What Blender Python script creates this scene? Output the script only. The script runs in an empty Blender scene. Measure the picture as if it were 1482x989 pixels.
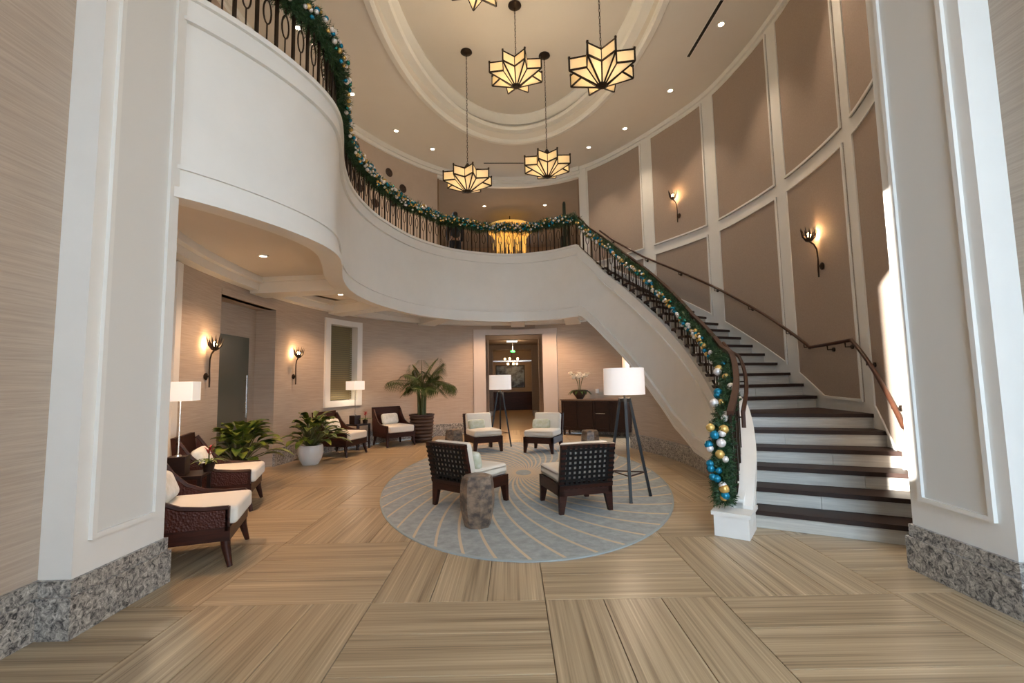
import bpy, bmesh, math, random, bisect
from mathutils import Vector, Matrix
random.seed(7)
R = math.radians
scene = bpy.context.scene
COL = scene.collection

# ------------------------------------------------------------------ camera
PITCH, ROLL, EYE = math.atan(56.5 / 660.0), 0.0185, 1.5375
f_ = Vector((0, math.cos(PITCH), math.sin(PITCH))); r_ = Vector((1, 0, 0)); u_ = r_.cross(f_)
Rr = math.cos(ROLL) * r_ - math.sin(ROLL) * u_; Ur = math.sin(ROLL) * r_ + math.cos(ROLL) * u_
cam_d = bpy.data.cameras.new('camera'); cam_d.sensor_width = 36; cam_d.lens = 660 * 36 / 1482; cam_d.clip_start = .05
cam = bpy.data.objects.new('camera', cam_d); COL.objects.link(cam)
M = Matrix((Rr, Ur, -f_)).transposed().to_4x4(); M.translation = Vector((0, 0, EYE)); cam.matrix_world = M
scene.camera = cam

# ------------------------------------------------------------------ light and exposure
scene.view_settings.view_transform = 'Standard'; scene.view_settings.look = 'None'
scene.view_settings.gamma = 1; scene.view_settings.use_curve_mapping = False
scene.view_settings.exposure = 0.35
W = bpy.data.worlds.new('sky'); scene.world = W; W.use_nodes = True
bg = W.node_tree.nodes['Background']; bg.inputs[0].default_value = (.58, .78, 1.0, 1); bg.inputs[1].default_value = 8.5
sd = bpy.data.lights.new('sun', 'SUN'); sd.energy = 30; sd.angle = R(.5); sd.color = (1, .96, .9)
sun = bpy.data.objects.new('sun', sd); COL.objects.link(sun)
SUN_DIR = Vector((1.0, 1.0, -.36)).normalized()
sun.rotation_euler = SUN_DIR.to_track_quat('-Z', 'Y').to_euler(); sun.location = (-8, -8, 9)
def lamp(name, kind, loc, power, color=(1, .76, .52), size=.05, parent=None, spot=None, blend=.6, rot=None):
    d = bpy.data.lights.new(name, kind); d.energy = power; d.color = color
    if kind == 'SPOT': d.spot_size = R(spot); d.spot_blend = blend; d.shadow_soft_size = size
    elif kind == 'POINT': d.shadow_soft_size = size
    o = bpy.data.objects.new(name, d); COL.objects.link(o); o.location = loc
    if rot: o.rotation_euler = rot
    if parent: o.parent = parent
    return o

# ------------------------------------------------------------------ plan curves
def spline(pts, n=24):
    P = [(2*pts[0][0]-pts[1][0], 2*pts[0][1]-pts[1][1])] + list(pts) + [(2*pts[-1][0]-pts[-2][0], 2*pts[-1][1]-pts[-2][1])]
    out = []
    for i in range(1, len(P)-2):
        p0, p1, p2, p3 = P[i-1:i+3]
        for k in range(n):
            t = k/n
            out.append(tuple(.5*((2*p1[j])+(-p0[j]+p2[j])*t+(2*p0[j]-5*p1[j]+4*p2[j]-p3[j])*t*t+(-p0[j]+3*p1[j]-3*p2[j]+p3[j])*t**3) for j in (0, 1)))
    out.append(tuple(pts[-1])); return out
class Curve:
    def __init__(s, pts, n=24):
        s.p = spline(pts, n); s.L = [0]
        for a, b in zip(s.p, s.p[1:]): s.L.append(s.L[-1]+math.dist(a, b))
        s.len = s.L[-1]
    def q(s, d):
        d0 = min(max(d, 0), s.len); i = min(max(bisect.bisect_right(s.L, d0)-1, 0), len(s.p)-2)
        a, b = s.p[i], s.p[i+1]; t = (d-s.L[i])/(s.L[i+1]-s.L[i]); return (a[0]+(b[0]-a[0])*t, a[1]+(b[1]-a[1])*t)
    def tan(s, d):
        a, b = s.q(max(d-.05, 0)), s.q(min(d+.05, s.len)); l = math.dist(a, b); return ((b[0]-a[0])/l, (b[1]-a[1])/l)
    def at(s, d, off=0.0):
        x, y = s.q(d); tx, ty = s.tan(min(max(d, 0), s.len)); return (x-ty*off, y+tx*off)
    def near(s, x, y):
        best = (9e9, 0)
        for i, (a, b) in enumerate(zip(s.p, s.p[1:])):
            vx, vy = b[0]-a[0], b[1]-a[1]; l2 = vx*vx+vy*vy
            t = min(max(((x-a[0])*vx+(y-a[1])*vy)/l2, 0), 1); d = math.dist((a[0]+t*vx, a[1]+t*vy), (x, y))
            if d < best[0]: best = (d, s.L[i]+t*math.sqrt(l2))
        return best[1]
OUT = Curve([(-3.25,3.6),(-3.75,4.2),(-4.15,5.0),(-4.4,6.0),(-4.5,7.0),(-4.45,8.0),(-4.25,9.1),(-3.8,10.3),(-3.05,11.6),(-2.1,12.65),(-1.1,13.25),(.08,13.45),(1.25,13.25),(2.26,12.65),(3.1,11.65),(3.85,10.4),(4.3,9.4),(4.5,8.3),(4.56,7.3),(4.5,6.4),(4.36,5.6),(4.18,5.05),(3.95,4.5),(3.55,3.7)])
BAL = Curve([(-2.95,3.62),(-2.79,3.76),(-2.55,4.12),(-2.33,4.6),(-2.2,5.1),(-2.2,5.55),(-2.34,6.05),(-2.62,6.85),(-2.8,7.7),(-2.82,8.5),(-2.7,9.4),(-2.3,10.6),(-1.55,11.6),(-.5,12.15),(.3,12.22),(1.1,11.95),(1.72,11.45)])
INN = Curve([(2.05,4.52),(2.3,4.88),(2.58,5.35),(2.85,6.0),(3.03,6.8),(3.1,7.6),(3.08,8.4),(2.95,9.3),(2.65,10.2),(2.22,10.95),(1.72,11.45)])
ZF2, ZC, ZB, ZT = 4.752, 7.7, 3.16, 4.95     # upper floor, main ceiling, fascia bottom, fascia top
OG = Curve([(-3.25,3.6),(-3.75,4.2),(-4.15,5.0),(-4.42,6.0),(-4.55,7.0),(-4.6,8.0),(-4.53,9.1),(-4.30,10.3),(-3.75,11.6),(-2.6,12.9),(-1.25,13.6),(.08,13.8),(1.3,13.6),(2.35,13.0),(3.2,12.05),(3.95,10.75)])   # ground floor wall line
def gs(s):   # place on the ground floor wall seen in the same direction as place s on the upper wall
    x, y = OUT.at(s); lo, hi = 0.0, OG.len
    for _ in range(40):
        m = (lo+hi)/2; a, b = OG.at(m)
        if a*y-b*x < 0: lo = m
        else: hi = m
    return lo
def lerp_table(tab, x):
    if x <= tab[0][0]: return tab[0][1]
    for (a, va), (b, vb) in zip(tab, tab[1:]):
        if x <= b: return va+(vb-va)*(x-a)/(b-a)
    return tab[-1][1]

# ------------------------------------------------------------------ mesh helpers
def link(name, me, mat, parent=None, smooth=None):
    o = bpy.data.objects.new(name, me); COL.objects.link(o)
    if mat is not None and not me.materials: me.materials.append(mat)
    if parent is not None: o.parent = parent
    if smooth is not None:
        me.polygons.foreach_set('use_smooth', [True]*len(me.polygons)); me.set_sharp_from_angle(angle=R(smooth))
    return o
class MB:
    def __init__(s): s.v, s.f = [], []
    def add(s, vs, fs):
        n = len(s.v); s.v += [tuple(v) for v in vs]; s.f += [tuple(i+n for i in f) for f in fs]; return s
    def box(s, a, b, m=None):
        x0,y0,z0 = a; x1,y1,z1 = b
        vs = [(x0,y0,z0),(x1,y0,z0),(x1,y1,z0),(x0,y1,z0),(x0,y0,z1),(x1,y0,z1),(x1,y1,z1),(x0,y1,z1)]
        if m is not None: vs = [m @ Vector(v) for v in vs]
        return s.add(vs, [(3,2,1,0),(4,5,6,7),(0,1,5,4),(1,2,6,5),(2,3,7,6),(3,0,4,7)])
    def bar(s, a, b, w, h=None, up=(0,0,1)):
        a, b = Vector(a), Vector(b); d = (b-a); l = d.length; d.normalize(); u = Vector(up)
        if abs(d.dot(u)) > .98: u = Vector((0,1,0))
        x = d.cross(u).normalized(); y = x.cross(d); h = h or w
        m = Matrix((x, d, y)).transposed().to_4x4(); m.translation = a
        return s.box((-w/2,0,-h/2), (w/2,l,h/2), m)
    def tube(s, path, r, n=8, caps=True):
        path = [Vector(p) for p in path]; N = len(path); rs = r if isinstance(r, (list, tuple)) else [r]*N
        t = (path[1]-path[0]).normalized(); u = Vector((0,0,1)) if abs(t.z) < .9 else Vector((1,0,0)); x = t.cross(u).normalized()
        vs, fs = [], []
        for i in range(N):
            t = (path[min(i+1,N-1)]-path[max(i-1,0)]).normalized(); x = (x-t*x.dot(t)).normalized(); y = t.cross(x)
            for k in range(n):
                a = 2*math.pi*k/n; vs.append(path[i]+(x*math.cos(a)+y*math.sin(a))*rs[i])
        for i in range(N-1):
            for k in range(n): fs.append((i*n+k, i*n+(k+1)%n, (i+1)*n+(k+1)%n, (i+1)*n+k))
        if caps: fs += [tuple(range(n))[::-1], tuple((N-1)*n+k for k in range(n))]
        return s.add(vs, fs)
    def lathe(s, prof, n=24, c=(0,0,0), cap=True, sx=1, sy=1):
        vs, fs = [], []; m = len(prof)
        for r, z in prof:
            for k in range(n):
                a = 2*math.pi*k/n; vs.append((c[0]+sx*r*math.cos(a), c[1]+sy*r*math.sin(a), c[2]+z))
        for i in range(m-1):
            for k in range(n): fs.append((i*n+k, i*n+(k+1)%n, (i+1)*n+(k+1)%n, (i+1)*n+k))
        if cap: fs += [tuple(range(n))[::-1], tuple((m-1)*n+k for k in range(n))]
        return s.add(vs, fs)
    def prism(s, poly, z0, z1):
        n = len(poly); vs = [(x,y,z0) for x,y in poly]+[(x,y,z1) for x,y in poly]
        return s.add(vs, [tuple(range(n))[::-1], tuple(range(n,2*n))]+[(i,(i+1)%n,n+(i+1)%n,n+i) for i in range(n)])
    def strip(s, rows, closed=False):
        # rows: list of rings (each a list of points, same count): a solid swept section with caps
        m = len(rows[0]); N = len(rows); vs = [p for r in rows for p in r]; fs = []
        for i in range(N if closed else N-1):
            j = (i+1) % N
            for k in range(m): fs.append((i*m+k, j*m+k, j*m+(k+1)%m, i*m+(k+1)%m))
        if not closed: fs += [tuple(range(m)), tuple((N-1)*m+k for k in range(m))[::-1]]
        return s.add(vs, fs)
    def mesh(s, name):
        me = bpy.data.meshes.new(name); me.from_pydata(s.v, [], s.f)
        bm = bmesh.new(); bm.from_mesh(me); bmesh.ops.recalc_face_normals(bm, faces=bm.faces); bm.to_mesh(me); bm.free()
        return me
    def build(s, name, mat, parent=None, smooth=None): return link(name, s.mesh(name), mat, parent, smooth)
def rbox(size, bev=.03, seg=3, crown=0.0):
    bm = bmesh.new(); bmesh.ops.create_cube(bm, size=1)
    for v in bm.verts: v.co = Vector((v.co.x*size[0], v.co.y*size[1], v.co.z*size[2]))
    if crown:
        bmesh.ops.subdivide_edges(bm, edges=bm.edges[:], cuts=4, use_grid_fill=True)
        for v in bm.verts:
            a, b = 1-(2*v.co.x/size[0])**2, 1-(2*v.co.y/size[1])**2
            v.co.z += math.copysign(crown*max(a,0)*max(b,0), v.co.z)
        ed = [e for e in bm.edges if len(e.link_faces) == 2 and e.calc_face_angle(0) > .9]
        bmesh.ops.bevel(bm, geom=ed, offset=bev, segments=seg, affect='EDGES', profile=.5)
    else:
        bmesh.ops.bevel(bm, geom=bm.edges[:], offset=bev, segments=seg, affect='EDGES', profile=.5)
    me = bpy.data.meshes.new('rounded'); bm.to_mesh(me); bm.free(); return me
def place(o, loc=(0,0,0), rot=(0,0,0), sc=None):
    o.location = loc; o.rotation_euler = rot
    if sc: o.scale = sc
    return o
def tag(o, label=None, cat=None, group=None, kind=None):
    if label: o['label'] = label
    if cat: o['category'] = cat
    if group: o['group'] = group
    if kind: o['kind'] = kind
    return o
def thing(name, label, cat, loc=(0,0,0), rz=0, group=None):
    o = bpy.data.objects.new(name, None); COL.objects.link(o); o.location = loc; o.rotation_euler = (0,0,rz); o.empty_display_size = .1
    return tag(o, label, cat, group)
def struct(o): o['kind'] = 'structure'; return o
def copy_tree(root, loc, rz, label=None, group=None):
    def cp(o, par):
        c = o.copy(); COL.objects.link(c); c.parent = par
        for ch in list(kids.get(o, [])): cp(ch, c)
        return c
    kids = {}
    for o in bpy.data.objects:
        if o.parent: kids.setdefault(o.parent, []).append(o)
    r = cp(root, None); r.location = loc; r.rotation_euler = (0,0,rz)
    if label: r['label'] = label
    if group: r['group'] = group
    return r
def curved(curve, s0, s1, z0, z1, o0, o1, n=None):
    """solid swept along a plan curve; z0/z1 numbers or functions of s; o0/o1 lateral offsets"""
    n = n or max(2, int(abs(s1-s0)/.14)); fz = lambda z, s: z(s) if callable(z) else z
    rows = []
    for i in range(n+1):
        s = s0+(s1-s0)*i/n; a = curve.at(s, o0); b = curve.at(s, o1); lo, hi = fz(z0, s), fz(z1, s)
        rows.append([(*a, lo), (*b, lo), (*b, hi), (*a, hi)])
    return MB().strip(rows)

# ------------------------------------------------------------------ materials
MATS = {}
def mat(name, col, rough=.5, metal=0, spec=None, noise=None, bump=None, emit=None, coat=0, sheen=0):
    """principled material; noise=(scale xyz, amount, colour2): procedural colour variation; bump=(scale, strength)"""
    m = bpy.data.materials.new(name); m.use_nodes = True; nt = m.node_tree; b = nt.nodes['Principled BSDF']
    b.inputs['Base Color'].default_value = (*col, 1); b.inputs['Roughness'].default_value = rough; b.inputs['Metallic'].default_value = metal
    if spec is not None: b.inputs['Specular IOR Level'].default_value = spec
    if coat: b.inputs['Coat Weight'].default_value = coat; b.inputs['Coat Roughness'].default_value = .15
    if sheen: b.inputs['Sheen Weight'].default_value = sheen
    L = nt.links.new; N = nt.nodes.new
    if noise or bump: tc = N('ShaderNodeTexCoord')
    if noise:
        sc, amt, c2 = noise
        mp = N('ShaderNodeMapping'); mp.inputs['Scale'].default_value = sc if isinstance(sc, tuple) else (sc,)*3
        tx = N('ShaderNodeTexNoise'); tx.inputs['Scale'].default_value = 1; tx.inputs['Detail'].default_value = 4; tx.inputs['Roughness'].default_value = .6
        rp = N('ShaderNodeMapRange'); rp.inputs[1].default_value = .5-.5/max(amt,.01)*.4; rp.inputs[2].default_value = .5+.5/max(amt,.01)*.4
        mx = N('ShaderNodeMix'); mx.data_type = 'RGBA'; mx.inputs[6].default_value = (*col,1); mx.inputs[7].default_value = (*c2,1)
        L(tc.outputs['Object'], mp.inputs[0]); L(mp.outputs[0], tx.inputs['Vector']); L(tx.outputs[0], rp.inputs[0]); L(rp.outputs[0], mx.inputs[0]); L(mx.outputs[2], b.inputs['Base Color'])
    if bump:
        sc, st = bump
        mp2 = N('ShaderNodeMapping'); mp2.inputs['Scale'].default_value = sc if isinstance(sc, tuple) else (sc,)*3
        t2 = N('ShaderNodeTexNoise'); t2.inputs['Scale'].default_value = 1; t2.inputs['Detail'].default_value = 3
        bp = N('ShaderNodeBump'); bp.inputs['Strength'].default_value = st; bp.inputs['Distance'].default_value = .01
        L(tc.outputs['Object'], mp2.inputs[0]); L(mp2.outputs[0], t2.inputs['Vector']); L(t2.outputs[0], bp.inputs['Height']); L(bp.outputs[0], b.inputs['Normal'])
    if emit:
        b.inputs['Emission Color'].default_value = (*emit[0], 1); b.inputs['Emission Strength'].default_value = emit[1]
    MATS[name] = m; return m
white = mat('white_paint', (.80,.78,.73), .45, noise=((3,3,3), 1, (.77,.75,.70)))
ceilp = mat('ceiling_paint', (.70,.65,.58), .8, noise=((2,2,2), 1, (.68,.63,.56)))
grass = mat('grasscloth_wallpaper', (.485,.398,.318), .8, noise=((2.2,2.2,75), 1.3, (.40,.323,.255)), bump=((4,4,160), .2))
fabric = mat('panel_fabric', (.40,.315,.25), .85, noise=((60,60,60), 1.2, (.35,.27,.215)), bump=((160,160,160), .2))
darkwood = mat('dark_mahogany', (.046,.012,.006), .42, spec=.3, noise=((4,4,30), 1.2, (.018,.005,.003)))
espresso = mat('espresso_wood', (.014,.006,.004), .42, spec=.3, noise=((6,6,20), 1.2, (.026,.010,.006)))
treadwood = mat('dark_tread_wood', (.036,.020,.015), .5, spec=.18, noise=((3,30,3), 1.2, (.03,.018,.015)))
riserstone = mat('striped_riser_stone', (.58,.55,.48), .4, noise=((2,2,55), 1.3, (.45,.42,.37)))
cream = mat('cream_upholstery', (.76,.71,.62), .9, bump=((200,200,200), .15), sheen=.2)
pillowm = mat('pale_sage_pillow', (.62,.64,.56), .9, noise=((14,14,14), 1.4, (.50,.52,.36)), sheen=.2)
pillow_w = mat('white_pillow', (.74,.74,.70), .9, noise=((18,18,18), 1.4, (.62,.62,.55)), sheen=.2)
leather = mat('black_leather_strap', (.008,.007,.007), .55, spec=.2)
bronze = mat('dark_bronze', (.035,.022,.014), .4, metal=.7)
brownrail = mat('brown_handrail', (.060,.022,.011), .42, spec=.3, noise=((8,8,8), 1.2, (.04,.014,.007)))
black = mat('black_metal', (.012,.012,.012), .45, metal=.4)
chrome = mat('brushed_steel', (.62,.60,.57), .25, metal=1)
needle = mat('garland_needles', (.012,.045,.018), .6, noise=((25,25,25), 1.4, (.03,.085,.022)))
leafm = mat('plant_leaf', (.020,.070,.010), .38, noise=((7,7,7), 1.8, (.20,.24,.03)))
palmleaf = mat('palm_frond_green', (.012,.040,.008), .5, spec=.25, noise=((6,6,6), 1.5, (.055,.085,.014)))
stemm = mat('plant_stem', (.07,.08,.02), .6)
soil = mat('soil', (.02,.014,.01), .95)
potw = mat('white_glazed_pot', (.72,.70,.66), .3)
potb = mat('ribbed_brown_pot', (.060,.028,.018), .5, noise=((8,8,20), 1.3, (.035,.016,.01)))
teal = mat('teal_bauble', (.006,.20,.33), .2, metal=.4); gold = mat('gold_bauble', (.70,.46,.14), .25, metal=.5)
silver = mat('silver_bauble', (.78,.74,.72), .28, metal=.3); green_b = mat('green_bauble', (.02,.22,.17), .2, metal=.6)
woodstool = mat('petrified_wood', (.25,.175,.12), .36, noise=((9,9,13), 1.8, (.07,.054,.045)), bump=((30,30,30), .3))
redfl = mat('red_bromeliad', (.35,.015,.02), .5)
orchidm = mat('white_orchid_petal', (.80,.74,.62), .6)
skin = mat('skin', (.36,.2,.13), .6); cloth_d = mat('dark_jacket', (.016,.018,.022), .8); cloth_t = mat('black_trousers', (.008,.008,.01), .8); hairm = mat('dark_hair', (.012,.008,.006), .6)
shade = mat('white_linen_shade', (.86,.82,.78), .8, emit=((1,.82,.72), .28))
shade_d = mat('white_shade', (.86,.84,.80), .8, emit=((1,.88,.76), .28))
peach = mat('peach_glass_glow', (.9,.7,.55), .6, emit=((1,.66,.42), .75))
bulb = mat('warm_bulb', (1,.8,.5), .5, emit=((1,.70,.38), 30))
dlm = mat('downlight_lens', (1,.95,.85), .5, emit=((1,.86,.66), 14))
def pane_mat():
    m = mat('cream_art_glass', (.95,.85,.66), .5, emit=((1,.78,.48), .14)); nt = m.node_tree; N = nt.nodes.new; L = nt.links.new
    tl = N('ShaderNodeBsdfTranslucent'); tl.inputs[0].default_value = (1,.90,.70,1); mx = N('ShaderNodeMixShader'); mx.inputs[0].default_value = .65
    L(nt.nodes['Principled BSDF'].outputs[0], mx.inputs[1]); L(tl.outputs[0], mx.inputs[2]); L(mx.outputs[0], nt.nodes['Material Output'].inputs[0]); return m
pane = pane_mat()
goldst = mat('gold_crystal', (.75,.48,.12), .3, metal=.5, emit=((1,.58,.14), .45))
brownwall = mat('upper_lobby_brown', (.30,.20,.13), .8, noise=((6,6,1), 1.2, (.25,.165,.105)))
corrwall = mat('corridor_taupe', (.34,.27,.22), .7, noise=((3,3,30), 1.2, (.30,.235,.19)))
corrfloor = mat('corridor_stone', (.36,.26,.16), .45, noise=((2,20,2), 1.2, (.28,.19,.11)))
art = mat('dark_blue_artwork', (.012,.02,.035), .4, noise=((2.2,2.2,2.8), 2.2, (.20,.28,.36)))
glassd = mat('dark_tinted_glass', (.105,.108,.088), .2, spec=.5)
casing = mat('taupe_casing_paint', (.56,.50,.45), .5, noise=((3,3,3), 1, (.54,.48,.43)))
blindm = mat('olive_blind', (.20,.165,.085), .7)
greensign = mat('green_sign', (.02,.4,.12), .5, emit=((.05,.9,.25), .5))
def granite_mat():
    m = mat('speckled_granite', (.4,.38,.35), .3); nt = m.node_tree; b = nt.nodes['Principled BSDF']; N = nt.nodes.new; L = nt.links.new
    tc = N('ShaderNodeTexCoord'); n0 = N('ShaderNodeTexNoise'); n0.inputs['Scale'].default_value = 14; n0.inputs['Detail'].default_value = 3
    v = N('ShaderNodeTexNoise'); v.inputs['Scale'].default_value = 27; v.inputs['Detail'].default_value = 5; v.inputs['Roughness'].default_value = .72; v.inputs['Distortion'].default_value = 1.2
    r = N('ShaderNodeValToRGB'); e = r.color_ramp.elements
    e[0].position = .36; e[0].color = (.03,.032,.032,1); e[1].position = .64; e[1].color = (.72,.69,.64,1)
    for p, c in ((.43,(.16,.15,.14,1)), (.5,(.36,.34,.31,1)), (.57,(.50,.46,.40,1))):
        q = e.new(p); q.color = c
    mx = N('ShaderNodeMix'); mx.data_type = 'RGBA'; mx.blend_type = 'MULTIPLY'; mx.inputs[0].default_value = .35
    L(tc.outputs['Object'], n0.inputs['Vector']); L(tc.outputs['Object'], v.inputs['Vector']); L(v.outputs[0], r.inputs[0]); L(r.outputs[0], mx.inputs[6]); L(n0.outputs[0], mx.inputs[7]); L(mx.outputs[2], b.inputs['Base Color'])
    return m
granite = granite_mat()
def plank_mat():
    m = mat('striped_wood_stone', (.5,.4,.28), .34); nt = m.node_tree; b = nt.nodes['Principled BSDF']; N = nt.nodes.new; L = nt.links.new
    tc = N('ShaderNodeTexCoord'); oi = N('ShaderNodeObjectInfo')
    mul = N('ShaderNodeMath'); mul.operation = 'MULTIPLY'; mul.inputs[1].default_value = 37; L(oi.outputs['Random'], mul.inputs[0])
    cb = N('ShaderNodeCombineXYZ'); L(mul.outputs[0], cb.inputs[1]); L(mul.outputs[0], cb.inputs[0])
    ad = N('ShaderNodeVectorMath'); L(tc.outputs['Object'], ad.inputs[0]); L(cb.outputs[0], ad.inputs[1])
    outs = []
    for sc, de in (((.35, 16, 1), 3), ((.8, 75, 1), 2)):
        mp = N('ShaderNodeMapping'); mp.inputs['Scale'].default_value = sc; L(ad.outputs[0], mp.inputs[0])
        t = N('ShaderNodeTexNoise'); t.inputs['Scale'].default_value = 1; t.inputs['Detail'].default_value = de; t.inputs['Roughness'].default_value = .55; L(mp.outputs[0], t.inputs['Vector']); outs.append(t)
    mx = N('ShaderNodeMix'); mx.inputs[0].default_value = .42; L(outs[0].outputs[0], mx.inputs[2]); L(outs[1].outputs[0], mx.inputs[3])
    r = N('ShaderNodeValToRGB'); e = r.color_ramp.elements
    e[0].position = .33; e[0].color = (.175,.122,.068,1); e[1].position = .67; e[1].color = (.57,.46,.305,1)
    q = e.new(.47); q.color = (.345,.262,.162,1); q = e.new(.56); q.color = (.42,.325,.205,1)
    L(mx.outputs[0], r.inputs[0]); L(r.outputs[0], b.inputs['Base Color']); return m
plankm = plank_mat()
def rug_mat(a, bb):
    m = mat('swirl_rug', (.25,.28,.27), .95, sheen=.15); nt = m.node_tree; b = nt.nodes['Principled BSDF']; N = nt.nodes.new; L = nt.links.new
    def math_(op, x, y=None):
        n = N('ShaderNodeMath'); n.operation = op
        for i, val in enumerate((x, y)):
            if val is None: continue
            if isinstance(val, (int, float)): n.inputs[i].default_value = val
            else: L(val, n.inputs[i])
        return n.outputs[0]
    tc = N('ShaderNodeTexCoord'); sp = N('ShaderNodeSeparateXYZ'); L(tc.outputs['Object'], sp.inputs[0])
    x = math_('DIVIDE', sp.outputs[0], a); y = math_('DIVIDE', sp.outputs[1], bb)
    rr = math_('SQRT', math_('ADD', math_('MULTIPLY', x, x), math_('MULTIPLY', y, y)))
    th = math_('ARCTAN2', y, x); NL = 44
    sw = math_('MULTIPLY', math_('POWER', rr, .6), 1.35)
    ph = math_('FRACT', math_('ADD', math_('MULTIPLY', math_('SUBTRACT', th, sw), NL/(2*math.pi)), 100))
    dist = math_('MULTIPLY', math_('ABSOLUTE', math_('SUBTRACT', ph, .5)), math_('ADD', math_('MULTIPLY', rr, 2*math.pi*2.9/NL), .02))
    line = math_('LESS_THAN', dist, .025)
    line = math_('MULTIPLY', line, math_('GREATER_THAN', rr, .06))
    nz = N('ShaderNodeTexNoise'); nz.inputs['Scale'].default_value = 9; nz.inputs['Detail'].default_value = 6; nz.inputs['Roughness'].default_value = .7; L(tc.outputs['Object'], nz.inputs['Vector'])
    rp = N('ShaderNodeValToRGB'); e = rp.color_ramp.elements; e[0].position = .35; e[0].color = (.20,.225,.222,1); e[1].position = .68; e[1].color = (.32,.345,.338,1); L(nz.outputs[0], rp.inputs[0])
    mx = N('ShaderNodeMix'); mx.data_type = 'RGBA'; L(line, mx.inputs[0]); L(rp.outputs[0], mx.inputs[6]); mx.inputs[7].default_value = (.50,.385,.25,1)
    L(mx.outputs[2], b.inputs['Base Color']); return m

# ================================================================== floor
flo = struct(MB().box((-6.2,-2.2,-.12), (6.4,14.1,-.022)).build('floor', mat('grout', (.20,.155,.105), .8)))
T = 1.22; pm = None
def in_room(x, y):
    if y < 3.6: return -3.5 < x < 3.9
    s = OUT.near(x, y); px, py = OUT.at(s); tx, ty = OUT.tan(s)
    return (x-px)*(-ty)+(y-py)*tx < .35
pl = rbox((T-.005, T/3-.005, .02), .002, 1); pl.materials.append(plankm)
for i in range(-4, 4):
    for j in range(-3, 9):
        cx, cy = .2+T*(i+.5), 3.345+T*(j+.5); horiz = (i+j) % 2 == 0
        if cy < 1.3: continue
        for k in (-1, 0, 1):
            x, y = (cx, cy+k*T/3) if horiz else (cx+k*T/3, cy)
            if not in_room(x, y): continue
            o = link('floor_tile', pl, None, flo); place(o, (x, y, -.011), (0, 0, (0 if horiz else R(90))+(math.pi if random.random() < .5 else 0)))

# ================================================================== outer wall of the oval lobby
S_DOOR = (11.54, 13.24); S_UP = (10.09, 14.55); S_ALC = (3.71, 5.15); S_WIN = (6.66, 7.50)
wl = struct(curved(OG, 0, gs(S_ALC[0]), 0, 3.5, 0, .12).build('wall_left', grass))
def wpart(parent, name, s0, s1, z0, z1, m=grass, o0=0, o1=.12):
    if z1 < 4: return curved(OG, gs(s0), gs(s1), z0, z1, o0, o1).build(name, m, parent, 40)
    return curved(OUT, s0, s1, z0, z1, o0, o1).build(name, m, parent, 40)
wpart(wl, 'wall_section', S_ALC[0], S_ALC[1], 2.98, 3.5)
wpart(wl, 'wall_section', S_ALC[1], S_WIN[0], 0, 3.42)
wpart(wl, 'wall_section', S_WIN[0], S_WIN[1], 0, 1.12); wpart(wl, 'wall_section', S_WIN[0], S_WIN[1], 2.95, 3.42)
wpart(wl, 'wall_section', S_WIN[1], 9.4, 0, 3.42)
wpart(wl, 'upper_wall', 0, 9.4, 3.42, ZC, mat('upper_wall_paint', (.50,.40,.32), .85, noise=((5,5,5), 1, (.47,.375,.30))))
wb = struct(curved(OG, gs(9.4), gs(S_DOOR[0]), 0, 3.5, 0, .12).build('wall_back', grass))
wpart(wb, 'wall_section', S_DOOR[0], S_DOOR[1], 2.92, 3.42); wpart(wb, 'wall_section', S_DOOR[1], 16.3, 0, 3.5)
rows = []
for i in range(15):
    s = 14.3+2.5*i/14; a = OUT.at(s, .02); b = OG.at(gs(min(s, 16.6)), .12); rows.append([(*a,3.40),(*b,3.40),(*b,3.52),(*a,3.52)])
MB().strip(rows).build('leak_seal_ledge', ceilp, wb)  # added strip closing a gap that let sky light in
wpart(wb, 'upper_wall', 9.4, S_UP[0], 3.42, ZC, MATS['upper_wall_paint']); wpart(wb, 'upper_wall', S_UP[0], S_UP[1], 7.42, ZC, white); wpart(wb, 'upper_wall', S_UP[0], S_UP[1], 3.42, ZF2-.02, white)
# tall panelled right wall (white paint with fabric panels between stiles and rails)
wr = struct(curved(OUT, S_UP[1], 24.3, lambda s: 3.43 if s < 16.75 else 0, ZC, .0, .16, 120).build('wall_right', white, None, 40))
skirt = [(14.7, 4.95), (16.9, 3.72), (17.84, 3.19), (18.52, 2.81), (20.81, 1.57), (21.45, 1.2), (22.35, 1.19), (22.59, 1.16), (23.4, .35), (24.3, .3)]
bot = lambda s: lerp_table(skirt, s)
def panel(s0, s1, z0, z1):
    curved(OUT, s0, s1, z0, z1, -.012, .02, max(3, int((s1-s0)/.1))).build('fabric_panel', fabric, wr, 40)
    fz = lambda z, s: z(s) if callable(z) else z
    mw = .035
    for a in (s0, s1-mw): curved(OUT, a, a+mw, lambda s: fz(z0, s), lambda s: fz(z1, s), -.030, .01, 1).build('panel_moulding', white, wr)
    curved(OUT, s0+mw, s1-mw, lambda s: fz(z1, s)-mw, lambda s: fz(z1, s), -.030, .01).build('panel_moulding', white, wr)
    curved(OUT, s0+mw, s1-mw, lambda s: fz(z0, s), lambda s: fz(z0, s)+mw, -.030, .01).build('panel_moulding', white, wr)
cols = [(14.76, 16.61), (16.93, 18.51), (18.83, 20.54), (20.81, 22.35), (22.59, 24.1)]
for a, b_ in cols:
    panel(a, b_, 4.77, 7.53)
    if a > 16: panel(a, b_, bot, 4.57)
    else: panel(a+.75, b_, bot, 4.57)
curved(OUT, S_UP[1], 24.3, ZC-.1, ZC, -.05, .02).build('crown_moulding', white, wr, 40)
curved(OUT, S_UP[1]-.04, S_UP[1]+.2, ZF2, ZC-.1, -.03, .02, 3).build('stile_casing', white, wr)
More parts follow.
